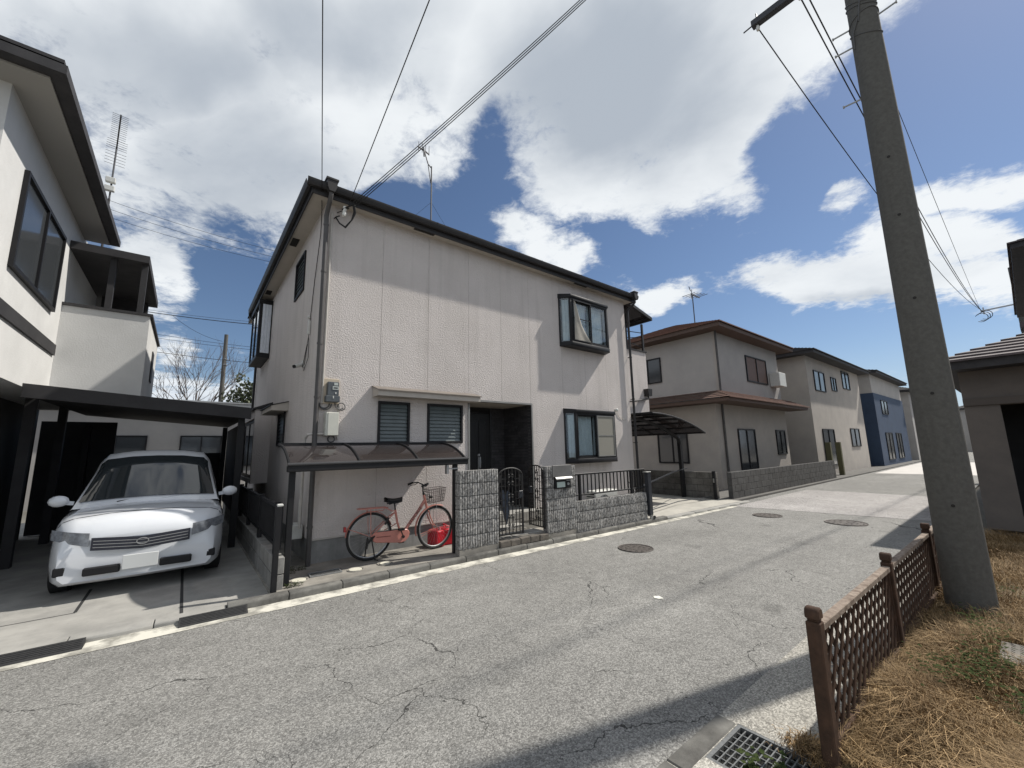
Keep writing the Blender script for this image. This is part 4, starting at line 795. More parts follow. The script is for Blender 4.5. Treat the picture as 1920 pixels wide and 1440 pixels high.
part('rack', MB().tube([(.26, -.05, .755), (-.15, -.075, .765), (-.19, -.05, .765), (-.19, .05, .765), (-.15, .075, .765), (.26, .05, .755)], .008, 6).tube([(.22, -.06, .75), (.33, -.03, .69), (.39, 0, .685)], .008, 6).tube([(-.02, -.07, .76), (0, -.06, R)], .006, 5).tube([(-.02, .07, .76), (0, .06, R)], .006, 5).tube([(-.10, -.06, .765), (-.06, -.05, .715), (.18, -.04, .715), (.22, -.05, .755)], .006, 5)
     .bar((-.12, 0, .765), (.24, 0, .757), .03, .006).bar((.05, -.06, .762), (.05, .06, .762), .02, .006).bar((-.08, -.07, .766), (-.08, .07, .766), .02, .006), pink, BK, world=False)
part('rear_reflector', MB().box(-.385, -.355, -.025, .025, .46, .53), mat('reflector_red', (.35, .03, .03), None, .3), BK, world=False)
part('kickstand', MB().tube([(.0, -.075, R), (.03, -.08, .20), (.06, -.10, .02), (.10, -.12, .012)], .010, 6).tube([(.0, .075, R), (-.02, .08, .20), (-.03, .10, .012), (.02, .1, .012)], .010, 6).bar((-.05, -.085, .27), (.05, -.07, R+.01), .03, .02).bar((-.07, -.085, .19), (-.05, -.085, .33), .025, .02), blackpl, BK, world=False)
part('ring_lock', MB().tube([(.21, -.05, .50), (.25, -.055, .56), (.27, -.05, .60)], .018, 6), blackpl, BK, world=False)
tcv = bpy.data.curves.new('frame_lettering', 'FONT'); tcv.body = 'STEPCRUZ'; tcv.size = .066; tcv.extrude = .0006; tcv.align_x = 'LEFT'; tcv.space_character = 1.02
tob = bpy.data.objects.new('t', tcv); C.objects.link(tob); bpy.context.view_layer.update()
tme = bpy.data.meshes.new_from_object(tob.evaluated_get(bpy.context.evaluated_depsgraph_get())); bpy.data.objects.remove(tob)
d_ = Vector((.83-.62, 0, .70-.44)).normalized(); up_ = Vector((-d_.z, 0, d_.x)); n_ = Vector((0, -1, 0))
Mx = Matrix((( d_.x, up_.x, n_.x, .630-.019*up_.x), (0, 0, -1, -.0275), (d_.z, up_.z, 0, .4525-.019*up_.z), (0, 0, 0, 1)))
tme.transform(Mx); tme.materials.clear(); put('frame_lettering', tme, blackpl, BK)
# jerry cans
red = mat('red_plastic', (.55, .02, .035), (.48, .015, .03), .35, 5)
for k, (x, y, rz) in enumerate(((3.50, 6.56, .15), (3.72, 6.62, -.1))):
    o = thing('jerry_can', ('red plastic fuel can beside the bicycle front wheel', 'red plastic fuel can in the corner next to the ribbed pillar')[k], 'jerry can', (x, y, .082), rz, 'red fuel cans')
    part('body', MB().prism([(-.09, 0), (.09, 0), (.09, .23), (.055, .27), (-.06, .27), (-.09, .25)], -.14, .14, 'y'), red, o, world=False, bevel=.018)
    part('handle', MB().tube([(0, -.02, .26), (0, -.02, .315), (0, .09, .315), (0, .09, .26)], .014, 6), red, o, world=False)
    part('cap', MB().cyl((0, -.09, .265), (0, -.09, .31), .03, n=12), mat('cap_pink', (.65, .2, .2), None, .4) if k == 0 else MATS['cap_pink'], o, world=False)
# inspection covers in the yard
lid_m = mat('lid_cream', (.66, .64, .54), (.56, .54, .45), .6, 14)
for k, (x, y, lb_) in enumerate(((1.28, 6.07, 'cream round inspection cover at the foot of the shelter post'), (1.99, 6.06, 'cream round inspection cover below the bicycle rear wheel'), (2.42, 6.09, 'small cream round inspection cover below the bicycle pedals'))):
    o = thing('inspection_cover', lb_, 'inspection cover', (x, y, .081), 0, 'cream inspection covers')
    part('lid', MB().cyl((0, 0, 0), (0, 0, .012), .085 if k < 2 else .07, n=24), lid_m, o, world=False); part('surround', MB().tube([(.105*math.cos(a), .105*math.sin(a), .002) for a in np.linspace(0, 2*PI, 25)[:-1]], .010, 5, closed=True), conc_dark, o, world=False)
yg = thing('yard_grate', 'narrow steel drain grate in the yard beside the downpipe', 'drain grate', (1.42, 6.10, .083), math.radians(-3))
part('frame', MB().slab(0, .40, 0, .20, [(.02, .38, .02, .18)], 0, .012, 'z'), galv, yg, world=False)
yb = MB().box(-.003, .003, .02, .18, 0, .010).mesh('bar', smooth=0)
for k in range(22): put('bar', yb, galv, yg, (.032+k*.016, 0, 0))
# air conditioner behind the wall
ac = thing('air_conditioner', 'pale outdoor air conditioner unit behind the railing under the bay window', 'air conditioner', (7.30, 6.22, .08))
part('case', MB().box(0, .80, 0, .28, .06, .63), white_pl, ac, world=False, bevel=.012); part('feet', MB().box(.08, .16, -.02, .30, 0, .059).box(.64, .72, -.02, .30, 0, .059), black, ac, world=False)
part('fan_grille', MB().tube([(.30+.2*math.cos(a), -.006, .34+.2*math.sin(a)) for a in np.linspace(0, 2*PI, 25)[:-1]], .006, 4, closed=True).tube([(.30+.12*math.cos(a), -.006, .34+.12*math.sin(a)) for a in np.linspace(0, 2*PI, 25)[:-1]], .005, 4, closed=True).bar((.1, -.006, .34), (.5, -.006, .34), .006).bar((.3, -.006, .14), (.3, -.006, .54), .006), black, ac, world=False)
sv = MB()
for k in range(9): sv.bar((-.006, .03, .12+k*.055), (-.006, .25, .12+k*.055), .012, .02)
part('side_vent', sv, black, ac, world=False)
# ---------------------------------------------------------------- cantilever carport on the right
CP_ = thing('carport', 'black cantilever carport with arched brown roof over the driveway right of the house', 'carport', (12.62, 7.2, .06))
cz = lambda x: 2.60-.52*((x-9.75)/2.82)**2
cx_ = np.linspace(9.75, 12.57, 7)
for a, b in zip(cx_[:-1], cx_[1:]):
    m = MB()
    for y0, y1 in ((6.2, 8.0), (8.0, 9.8), (9.8, 11.2)): m.add([(a+.02, y0+.02, cz(a)), (b-.02, y0+.02, cz(b)), (b-.02, y1-.02, cz(b)), (a+.02, y1-.02, cz(a))], [(0, 1, 2, 3)])
    part('roof_panel', m, poly, CP_)
for x in cx_: part('purlin', MB().box(x-.02, x+.02, 6.2, 11.2, cz(x)-.03, cz(x)+.012), black, CP_)
for y in (6.2, 8.0, 9.8, 11.2): part('rib', MB().tube([(x, y, cz(x)-.015) for x in cx_], .025, 6), black, CP_)
for y in (7.1, 10.2):
    part('arm', MB().tube([(12.62, y, 1.75), (12.55, y, 1.93), (12.3, y, 2.02), (11.6, y, cz(11.6)-.10), (10.7, y, cz(10.7)-.08), (9.8, y, cz(9.8)-.06)], [.06, .06, .06, .055, .045, .035], 8), black, CP_)
    part('post', MB().box(12.56, 12.68, y-.05, y+.05, .06, 1.85), black, CP_)
def block_wall(name, label, x0, x1, y0, y1, zb, rows, axis, m=plainblock, L_=.39, h=.19):
    o = thing(name, label, 'wall', (x0, y0, zb))
    me = {}
    ln = (y1-y0) if axis == 'y' else (x1-x0); n = int(ln/(L_+.01))
    w = (x1-x0) if axis == 'y' else (y1-y0)
    core = MB().box(.006, x1-x0-.006, .006, y1-y0-.006, 0, rows*(h+.01)-.012); part('mortar_core', core, mortar, o, world=False)
    bm = (MB().box(0, w, 0, L_, 0, h) if axis == 'y' else MB().box(0, L_, 0, w, 0, h)).mesh('block', bevel=.005)
    hm = (MB().box(0, w, 0, L_/2-.005, 0, h) if axis == 'y' else MB().box(0, L_/2-.005, 0, w, 0, h)).mesh('block', bevel=.005)
    for r in range(rows):
        p = 0.
        if r % 2: put('block', hm, m, o, (0, 0, r*(h+.01))); p = L_/2+.005
        while p+L_ <= ln+.01:
            put('block', bm, m, o, (random.uniform(-.002, .002), p, r*(h+.01)) if axis == 'y' else (p, random.uniform(-.002, .002), r*(h+.01))); p += L_+.01
    return o
shadedblock = mat('shaded_block', (.20, .19, .175), (.09, .085, .078), .95, 3, 8, .6, 150, .003, spec=.15, streak=.5)  # streaked grey block, the wall's shade put into its darker colour
block_wall('boundary_wall', 'shade-darkened grey concrete block wall along the far side of the carport driveway', 12.76, 12.90, 6.1, 12.6, .07, 4, 'y', shadedblock)
block_wall('boundary_wall', 'low grey concrete block wall between the silver car and the house', .94, 1.06, 5.84, 14.2, .06, 2, 'y')
# fence on the left wall, and its gate post
lf = thing('picket_fence', 'black aluminium picket fence on the low wall beside the silver car', 'fence', (.985, 5.95, .46))
part('top_rail', MB().box(-.02, .02, 0, 8.1, .56, .60), black, lf, world=False); part('bottom_rail', MB().box(-.018, .018, 0, 8.1, .10, .13), black, lf, world=False)
pk2 = MB().box(-.007, .007, -.010, .010, .131, .559).mesh('picket', smooth=0)
for k in range(90): put('picket', pk2, black, lf, (0, .06+k*.09, 0))
ps2 = MB().box(-.03, .03, -.03, .03, 0, .63).mesh('post', smooth=0)
for y in (.10, 1.5, 2.9, 4.3, 5.7, 7.1): put('post', ps2, black, lf, (0, y, 0))
gp_ = thing('gate_post', 'tall black gate post with a white cap beside the left shelter leg', 'gate post', (.952, 5.80, .03))
part('post', MB().box(-.03, .03, -.03, .03, 0, 1.03), black, gp_, world=False, bevel=.004); part('cap', MB().box(-.02, .045, -.03, .03, 1.031, 1.06), white_pl, gp_, world=False, bevel=.006)
sg = thing('side_gate', 'narrow black side gate standing open beside the shelter leg', 'gate', (1.02, 5.98, .52))
part('frame', MB().box(-.01, .015, 0, .022, 0, .55).box(-.01, .015, .22, .24, 0, .55).box(-.01, .015, .022, .22, .53, .55), black, sg, world=False)
for k in range(3): part('picket', MB().box(-.005, .008, .065+.055*k-.006, .065+.055*k+.006, 0, .53), black, sg, world=False)

# ---------------------------------------------------------------- neighbours
render_w = mat('white_render', (.62, .62, .61), (.54, .54, .53), .9, 1.2, 6, .4, 40, .006)
render_b = mat('beige_render', (.43, .395, .355), (.37, .34, .31), .9, 1.2, 6, .4, 40, .006)
render_g = mat('grey_render', (.41, .39, .37), (.36, .345, .33), .9, 1.2, 6, .4, 40, .006)
clad_shade = mat('cladding_and_shade', (.035, .034, .036), (.024, .023, .025), .7, 3)  # dark cladding, also used where shade is put into a wall's colour
slate = mat('dark_roof', (.045, .043, .045), (.03, .029, .031), .75, 5)
brown_tile = mat('brown_roof_tile', (.19, .095, .065), (.125, .062, .045), .8, 6, island=.35)
mauve_tile = mat('mauve_roof_tile', (.13, .105, .105), (.085, .07, .072), .75, 6, island=.3)
def win(parent, axis, pos, u0, u1, z0, z1, sgn, m=None, curtains=True, fr=None):
    """a framed window proud of a wall; axis 'y': wall plane y=pos facing sgn"""
    a, b = sorted((pos, pos+sgn*.05)); t = .05
    P = (lambda u0_, u1_, z0_, z1_, d0, d1: (u0_, u1_, d0, d1, z0_, z1_)) if axis == 'y' else (lambda u0_, u1_, z0_, z1_, d0, d1: (d0, d1, u0_, u1_, z0_, z1_))
    um = (u0+u1)/2
    w = part('window', MB().slab(u0, u1, z0, z1, [(u0+t, um-.02, z0+t, z1-t), (um+.02, u1-t, z0+t, z1-t)], a, b, axis), fr or black, parent, smooth=0)
    c, d = sorted((pos+sgn*.012, pos+sgn*.018))
    part('pane', MB().box(*P(u0+t*.8, u1-t*.8, z0+t*.8, z1-t*.8, c, d)), m or mat('far_pane', (.05, .055, .06), None, .12, spec=.7) if 'far_pane' not in MATS else (m or MATS['far_pane']), w)
    return w
def hiproof(parent, x0, x1, y0, y1, z, slope, m, name='roof', fasc=slate, th=.16):
    r = part(name, MB().box(x0, x1, y0, y1, z, z+th), fasc, parent)
    w = min(x1-x0, y1-y0)/2; h = w*slope
    if (x1-x0) > (y1-y0): a, b = (x0+w, (y0+y1)/2, z+th+h), (x1-w, (y0+y1)/2, z+th+h)
    else: a, b = ((x0+x1)/2, y0+w, z+th+h), ((x0+x1)/2, y1-w, z+th+h)
    e = .06; c = [(x0-e, y0-e, z+th+.002), (x1+e, y0-e, z+th+.002), (x1+e, y1+e, z+th+.002), (x0-e, y1+e, z+th+.002)]
    tm = MB()
    def face(A, B, Cc, D):
        A, B, Cc, D = map(Vector, (A, B, Cc, D)); rows = max(4, int((D-A).length/.30))
        for k in range(rows):
            t0, t1 = k/rows, (k+1)/rows
            p0, p1, q1, q0 = A.lerp(D, t0), B.lerp(Cc, t0), B.lerp(Cc, t1), A.lerp(D, t1)
            up = Vector((0, 0, .035))
            tm.add([p0+up, p1+up, q1, q0, p0-up*.2, p1-up*.2], [(0, 1, 2, 3), (4, 5, 1, 0)])
    if (x1-x0) > (y1-y0): face(c[0], c[1], b, a); face(c[1], c[2], b, b); face(c[2], c[3], a, b); face(c[3], c[0], a, a)
    else: face(c[0], c[1], a, a); face(c[1], c[2], b, a); face(c[2], c[3], b, b); face(c[3], c[0], a, b)
    part('roof_courses', tm, m, r, smooth=0)['kind'] = 'stuff'
    return r
# --- left house
LH = thing('house', 'white two storey house with dark overhanging roof at the left edge', 'house', (-1.9, 6.7, .05))
part('upper_wall', MB().box(-10, -1.9, 6.7, 13.0, 2.72, 6.0), render_w, LH); part('lower_wall', MB().box(-10, -2.5, 7.2, 13.0, .05, 2.72), clad_shade, LH)  # lower wall: shade under the overhang is put into its dark colour
part('belly_band', MB().box(-10.02, -1.87, 6.67, 10.1, 3.42, 3.60), clad_shade, LH)
hiproof(LH, -10.4, -1.5, 6.3, 11.15, 5.98, .42, slate)
part('eave_soffit', MB().box(-10.35, -1.55, 6.35, 11.1, 5.955, 5.978), mat('soffit_grey', (.33, .32, .30), None, .85), LH); part('gutter', MB().box(-1.5, -1.40, 6.301, 11.15, 5.98, 6.09).box(-10.4, -1.40, 6.2, 6.3, 5.98, 6.09), slate, LH)
win(LH, 'x', -1.9, 7.5, 9.6, 4.05, 5.35, 1); win(LH, 'y', 6.7, -4.6, -2.7, 4.0, 5.3, -1)
for k in range(3): part('post', MB().box(-2.05, -1.93, 7.6+k*2.2, 7.72+k*2.2, .05, 2.72), clad_shade, LH)
part('porch_wall', MB().box(-2.49, -2.43, 8.1, 9.0, .3, 2.3), mat('grey_door', (.12, .12, .125), None, .5), LH)
bl_ = part('balcony', MB().box(-1.899, -.74, 10.2, 10.3, 2.75, 4.35).box(-.84, -.74, 10.3, 13.0, 2.75, 4.35).box(-1.899, -.84, 10.3, 13.0, 2.75, 2.9), render_w, LH)
part('coping', MB().box(-1.899, -.70, 10.17, 10.33, 4.351, 4.40).box(-.87, -.70, 10.331, 13.0, 4.351, 4.40), slate, bl_)
part('balcony_roof', MB().box(-1.899, -.84, 10.1, 13.2, 5.38, 5.52), slate, LH)
part('balcony_screen', MB().box(-1.8, -1.0, 12.9, 13.1, 2.9, 5.38), clad_shade, LH)
for x in (-.90, -1.34): part('balcony_post', MB().box(x-.045, x+.045, 10.22, 10.31, 4.4, 5.38), clad_shade, LH)
part('slot_window', MB().box(-.739, -.72, 11.6, 12.0, 3.3, 3.95), clad_shade, LH)
# --- left carport and car
LC = thing('carport', 'dark flat carport roof sheltering the silver white car', 'carport', (-1.8, 9.0, .06))
part('roof', MB().add([(-1.85, 8.9, 2.60), (.86, 8.9, 2.37), (.86, 13.4, 2.42), (-1.85, 13.4, 2.65), (-1.85, 8.9, 2.74), (.86, 8.9, 2.51), (.86, 13.4, 2.56), (-1.85, 13.4, 2.79)], [(0,3,2,1),(4,5,6,7),(0,1,5,4),(1,2,6,5),(2,3,7,6),(3,0,4,7)]), clad_shade, LC)
part('front_beam', MB().add([(-1.9, 8.83, 2.57), (.90, 8.83, 2.34), (.90, 8.899, 2.34), (-1.9, 8.899, 2.57), (-1.9, 8.83, 2.77), (.90, 8.83, 2.54), (.90, 8.899, 2.54), (-1.9, 8.899, 2.77)], [(0,3,2,1),(4,5,6,7),(0,1,5,4),(1,2,6,5),(2,3,7,6),(3,0,4,7)]), clad_shade, LC)
for (x, y) in ((.78, 9.1), (.78, 13.1), (-1.75, 13.1)): part('post', MB().box(x-.05, x+.05, y-.05, y+.05, .07, 2.40), black, LC)
part('back_screen', MB().box(-1.3, .8, 13.3, 13.36, .1, 1.75), clad_shade, LC)
part('side_panel', MB().box(.83, .85, 9.2, 13.0, .55, 2.30), clad_shade, LC); part('gloom_sheet', MB().box(-2.5, -1.301, 13.3, 13.36, .1, 2.5), clad_shade, LC)  # dark panel and wall added to deepen the gloom around the car
paint = mat('car_white', (.68, .70, .73), (.66, .68, .71), .25, 3, coat=1., spec=.5)
CAR = thing('parked_car', 'silver white wagon parked nose out under the left carport', 'car', (-.32, 7.02, .055), math.radians(0))
def body(a, b):
    L_ = 4.2; y = L_*a
    hw = .84*min(1, .80+.2*math.sin(min(a/.10, 1)*PI/2)) if a < .1 else .84*(1-.10*max(0, (a-.9)/.1)**2)
    top = np.interp(y, [0, .06, .22, .5, 1.05, 2, 3.6, 4.1, 4.2], [.70, .80, .90, .95, 1.02, 1.04, 1.05, .98, .80])
    bot = np.interp(y, [0, .1, .4, 3.8, 4.2], [.24, .19, .20, .22, .34])
    bulge = np.interp(y, [0, .05, .12], [0.93, .97, 1.])
    prof = [(0, bot), (.86, bot), (.95, bot+.06), (1.0, .42), (.995, .62), (.975, top-.10), (.93, top-.03), (.80, top), (.4, top+.035), (0, top+.045)]
    n = len(prof)-1; full = [(-p[0], p[1]) for p in prof[::-1][:-1]]+prof if False else None
    s = b*2-1; t = abs(s)*n; t = (1-abs(s))*n
    i = min(int(t), n-1); f = t-i; px = prof[::-1][i][0]+(prof[::-1][i+1][0]-prof[::-1][i][0])*f; pz = prof[::-1][i][1]+(prof[::-1][i+1][1]-prof[::-1][i][1])*f
    return px, pz, hw, y
PROF_N = 9
def bodyf(a, b):
    # b runs round the section: under-centre -> right side -> top centre -> left side -> under-centre
    L_ = 4.2; y = L_*(a**1.35 if a < .5 else a**1.35)
    q = y/L_
    hw = .845*(.86+.14*math.sin(min(y/.42, 1)*PI/2))*(1-.08*max(0, (q-.88)/.12)**2)
    top = np.interp(y, [0, .05, .16, .45, 1.0, 2, 3.6, 4.1, 4.2], [.68, .81, .90, .96, 1.01, 1.04, 1.06, 1.0, .85])
    bot = np.interp(y, [0, .1, .4, 3.8, 4.2], [.22, .17, .18, .20, .32])
    pr = [(0, bot), (.90, bot), (.97, bot+.05), (1., .40), (.998, .58), (.975, top-.13), (.93, top-.05), (.80, top-.005), (.42, top+.03), (0, top+.04)]
    t = b*2*PROF_N; left = t > PROF_N
    if left: t = 2*PROF_N-t
    i = min(int(t+1e-6), PROF_N-1); f = t-i
    x = (pr[i][0]+(pr[i+1][0]-pr[i][0])*f)*hw; z = pr[i][1]+(pr[i+1][1]-pr[i][1])*f
    crown = .10*(abs(x)/.84)**2.4 if y < .6 else .10*(abs(x)/.84)**2.4*max(0, 1-(y-.6)/.3)
    return (-x if left else x, y+crown*max(0, 1-y/.8), z)
bmesh_body = MB().grid(bodyf, 40, 2*PROF_N)
f0 = [bodyf(0, k/(2*PROF_N)) for k in range(2*PROF_N)]; bmesh_body.add(f0, [tuple(range(2*PROF_N))])
part('body', bmesh_body, paint, CAR, world=False, smooth=50)
def cabf(a, b):
    y = np.interp(a, [0, .25, .42, .7, .88, 1], [.74, 1.44, 1.80, 3.2, 3.80, 4.08]); zt = np.interp(a, [0, .25, .42, .7, .88, 1], [.985, 1.52, 1.71, 1.74, 1.60, 1.04])
    hb = .80; zb_ = 0; ht = np.interp(a, [0, .25, 1], [.72, .62, .60]); zb = .965
    pr = [(hb, zb), (hb-.03, zb+(zt-zb)*.35), (ht+.05, zb+(zt-zb)*.82), (ht-.04, zb+(zt-zb)*.97), (ht*.5, zt+.02), (0, zt+.03)]
    n = 5; t = b*2*n; left = t > n
    if left: t = 2*n-t
    i = min(int(t+1e-6), n-1); f = t-i
    x = pr[i][0]+(pr[i+1][0]-pr[i][0])*f; z = pr[i][1]+(pr[i+1][1]-pr[i][1])*f
    return (-x if left else x, y+.06*(abs(x)/.8)**2*(1-a), z)
part('cabin', MB().grid(cabf, 24, 20), paint, CAR, world=False, smooth=50)
dgl = mat('car_glass', (.025, .03, .033), None, .04, spec=.9)
def ws(u, v):
    p = cabf(.035+.30*v, .235+.53*u); return (p[0], p[1]-.014, p[2]+.012)
part('windscreen', MB().grid(ws, 16, 8), dgl, CAR, world=False)
for s in (-1, 1):
    part('side_window', MB().add([(s*.800, 1.55, 1.07), (s*.800, 3.4, 1.07), (s*.685, 3.1, 1.50), (s*.685, 2.0, 1.50)], [(0, 1, 2, 3)]), dgl, CAR, world=False)
    part('headlight', MB().grid(lambda u, v: (s*(.48+.345*u), .012+.215*u**1.7-.03*math.sin(u*PI)*.6, .61+.09*u+.15*v*(1-.25*u)), 8, 3), mat('lamp_glass', (.24, .26, .29), (.12, .13, .15), .1, 18, spec=.8) if 'lamp_glass' not in MATS else MATS['lamp_glass'], CAR, world=False)
    part('fog_lamp', MB().box(s*.70-.05, s*.70+.05, .06, .14, .30, .40), black, CAR, world=False, bevel=.012)
    part('air_intake', MB().box(min(s*.18, s*.50), max(s*.18, s*.50), -.012, .05, .28, .37), black, CAR, world=False, bevel=.012)
    mr = part('mirror', MB().ball((s*.93, 1.02, 1.08), .10, 10, 6, (1., .55, .75)).bar((s*.80, 1.08, 1.04), (s*.9, 1.04, 1.06), .05), paint, CAR, world=False)
    for y in (.78, 3.35):
        w = part('wheel', MB().tube([(s*.70, y, .30), (s*.845, y, .30)], [.20, .20], 20), steel, CAR, world=False)
        part('tyre', MB().tube([(s*.66, y, .30), (s*.68, y, .30), (s*.835, y, .30), (s*.85, y, .30)], [.26, .305, .305, .27], 24), tyre_m, w, world=False)
part('grille', MB().grid(lambda u, v: ((u-.5)*.92, -.018+.05*abs(u-.5)**2*4*.5, .525+.145*v+.035*abs(u-.5)*2), 12, 3), mat('grille_dark', (.03, .032, .045), None, .3), CAR, world=False)
gl = MB()
for k in range(3): gl.grid(lambda u, v: ((u-.5)*.88, -.026+.05*abs(u-.5)**2*4*.5, .555+.036*k+.008*v+.035*abs(u-.5)*2), 8, 1)
part('grille_bar', gl, steel, CAR, world=False)
part('emblem', MB().tube([(.055*math.cos(a), -.034, .615+.035*math.sin(a)) for a in np.linspace(0, 2*PI, 21)[:-1]], .006, 5, closed=True), steel, CAR, world=False)
part('number_plate', MB().box(-.165, .165, -.022, -.008, .30, .465), mat('plate_white', (.62, .63, .62), None, .5), CAR, world=False, bevel=.004)
pg = MB()
pg.tube([tuple(Vector(bodyf(.125+.0*k, .30+.40*k/20))+Vector((0, -.003, .002))) for k in range(21)], .0035, 4)
for b0_ in (.285, .715): pg.tube([tuple(Vector(bodyf(.14+.022*k, b0_))+Vector((0, 0, .003))) for k in range(10)], .0035, 4)
part('panel_gap', pg, black, CAR, world=False)
part('plate_print', MB().box(-.10, -.02, -.0235, -.0225, .415, .44).box(-.13, -.10, -.0235, -.0225, .345, .36), mat('plate_green', (.05, .14, .09), None, .5), CAR, world=False) if False else None
for s in (-.35, .12): part('wiper', MB().bar((s, .80, 1.045), (s+.42, .90, 1.10), .014), black, CAR, world=False)
# --- low house behind the carport, with trees and a pole
BH = thing('house', 'pale low house far behind the left carport', 'house', (-4, 21, 0))
part('wall', MB().box(-9, 2.1, 21.5, 27, -.06, 3.75), render_g, BH); hiproof(BH, -9.4, 2.5, 21.1, 27.4, 3.7, .12, mat('pale_roof', (.36, .37, .38), (.30, .31, .32), .5, 4), fasc=render_w)
win(BH, 'y', 21.5, -3.0, -1.2, 1.2, 2.5, -1); win(BH, 'y', 21.5, -.2, 1.2, 1.2, 2.5, -1)
bpole = thing('utility_pole', 'distant thin concrete utility pole between the left house and the white house', 'utility pole', (1.72, 35.4, 0), 0, None)
pole_m = mat('pole_concrete', (.125, .122, .112), (.098, .095, .087), .88, 24, 6, .5, 110, .003, streak=.3, streakc=(.07, .068, .062), spec=.2)
part('pole', MB().tube([(0, 0, 0), (-.05, 0, 10.35)], [.17, .12], 12), pole_m, bpole, world=False); part('band', MB().cyl((0, 0, 8.1), (0, 0, 8.16), .16, n=10).cyl((0, 0, 8.5), (0, 0, 8.55), .16, n=10).bar((-.2, 0, 8.3), (.25, 0, 8.3), .03), galv, bpole, world=False)
bark = mat('bark_grey', (.13, .11, .10), (.09, .075, .07), .9, 8)
def bare_tree(name, label, loc, h, n0, seed):
    r = random.Random(seed); o = thing(name, label, 'tree', loc); m, tw = MB(), MB()
    part('trunk', MB().tube([(0, 0, 0), (.05, 0, h*.25), (0, .05, h*.42)], [.14, .11, .09], 8), bark, o, world=False)
    def grow(p, d, L_, rad, dep):
        q = p+d*L_*.5+Vector((r.uniform(-1, 1), r.uniform(-1, 1), r.uniform(-.3, .6)))*L_*.06; e = p+d*L_
        (m if dep < 2 else tw).tube([p, q, e], [rad, rad*.8, rad*.55], 4, caps=False)
        if dep >= 4 or rad < .006: return
        for _ in range(r.choice((2, 3, 3))):
            nd = (d+Vector((r.uniform(-1, 1), r.uniform(-1, 1), r.uniform(-.25, .8)))*.55).normalized()
            s = r.uniform(.45, 1.); grow(p+(e-p)*s, nd, L_*r.uniform(.55, .8), rad*.55, dep+1)
    for k in range(n0):
        a = 2*PI*k/n0+r.uniform(-.3, .3); grow(Vector((0, 0, h*r.uniform(.3, .42))), Vector((math.cos(a)*.55, math.sin(a)*.55, 1)).normalized(), h*.33, .05, 0)
    part('branches', m, bark, o, world=False); part('twigs', tw, bark, o, world=False)['kind'] = 'stuff'
bare_tree('bare_tree', 'leafless tree left of the distant thin pole', (.55, 36.6, 0), 9.2, 7, 3)
bare_tree('bare_tree', 'smaller leafless tree further left behind the carport', (-1.2, 38.2, 0), 8.0, 5, 9)
leaf_d = mat('leaf_dark', (.05, .075, .03), (.085, .09, .04), .6, 3, island=.5)
et = thing('evergreen_tree', 'small dark evergreen tree seen past the left corner of the white house', 'tree', (2.75, 29.5, 0))
part('trunk', MB().tube([(0, 0, 0), (0, .1, 5)], [.14, .05], 8), bark, et, world=False)
lm = MB()
for k in range(1900):
    d = Vector(rng.normal(size=3)); d.normalize(); rr = random.random()**.45; c = Vector((0, 0, 4.9))+Vector((d.x*1.15, d.y*1.15, d.z*1.55))*rr*(1+.25*math.sin(d.x*5+d.z*4))
    a = Vector(rng.normal(size=3)).normalized()*.10; b = a.cross(Vector(rng.normal(size=3))).normalized()*.06
    lm.add([c-a, c+b, c+a, c-b], [(0, 1, 2, 3)])
o_ = put('leaves', lm.mesh('leaves', smooth=0, fixn=False), leaf_d, et); o_['kind'] = 'stuff'
# --- houses along the street to the right
HA = thing('house', 'beige house with brown tiled skirt roof beyond the carport', 'house', (15.6, 7.1, .06))
part('lower_wall', MB().box(15.4, 22.4, 7.1, 14, .06, 3.3), render_b, HA); part('upper_wall', MB().box(15.9, 22.3, 7.15, 14, 3.3, 6.2), render_g, HA)
hiproof(HA, 15.2, 22.9, 6.6, 14.6, 6.1, .38, brown_tile, fasc=mat('brown_fascia', (.10, .065, .05), None, .7))
sk = part('skirt_roof', MB().box(14.7, 23.0, 6.3, 7.15, 3.22, 3.34).box(14.7, 15.9, 7.151, 14, 3.22, 3.34), MATS['brown_fascia'], HA)
tm = MB()
for k in range(5):
    t0, t1 = k/5, (k+1)/5; L0 = lambda t: (14.64+1.25*t, 6.24+.90*t, 3.345+.42*t)
    a, b = L0(t0), L0(t1); u = .03
    tm.add([(a[0], a[1], a[2]+u), (23.06, a[1], a[2]+u), (23.06, b[1], b[2]), (b[0], b[1], b[2]), (a[0], a[1], a[2]-.01), (23.06, a[1], a[2]-.01)], [(0, 1, 2, 3), (4, 5, 1, 0)])
    tm.add([(a[0], a[1], a[2]+u), (b[0], b[1], b[2]), (b[0], 14, b[2]), (a[0], 14, a[2]+u)], [(0, 1, 2, 3)])
part('roof_courses', tm, brown_tile, sk, smooth=0)['kind'] = 'stuff'
part('corner_trim', MB().box(15.86, 15.96, 7.11, 7.2, 3.76, 6.1), render_b, HA)
win(HA, 'y', 7.15, 18.6, 20.8, 4.35, 5.5, -1, mat('shutter_brown', (.16, .10, .08), (.12, .08, .065), .6, 8)); win(HA, 'y', 7.1, 20.9, 22.0, 1.2, 2.3, -1); win(HA, 'y', 7.1, 17.0, 18.6, .3, 2.3, -1); win(HA, 'x', 15.9, 9.5, 10.8, 4.4, 5.5, -1); win(HA, 'x', 15.4, 8.3, 9.6, 1.0, 2.2, -1)
part('air_unit', MB().box(21.1, 21.9, 6.72, 7.14, 4.3, 4.95), white_pl, HA, bevel=.02)
part('downpipe', MB().cyl((15.82, 7.05, .06), (15.82, 7.05, 6.1), .04, n=8), pipe_m, HA)
HB = thing('house', 'grey two storey house next beyond the brown skirted house', 'house', (24.6, 6.6, .06))
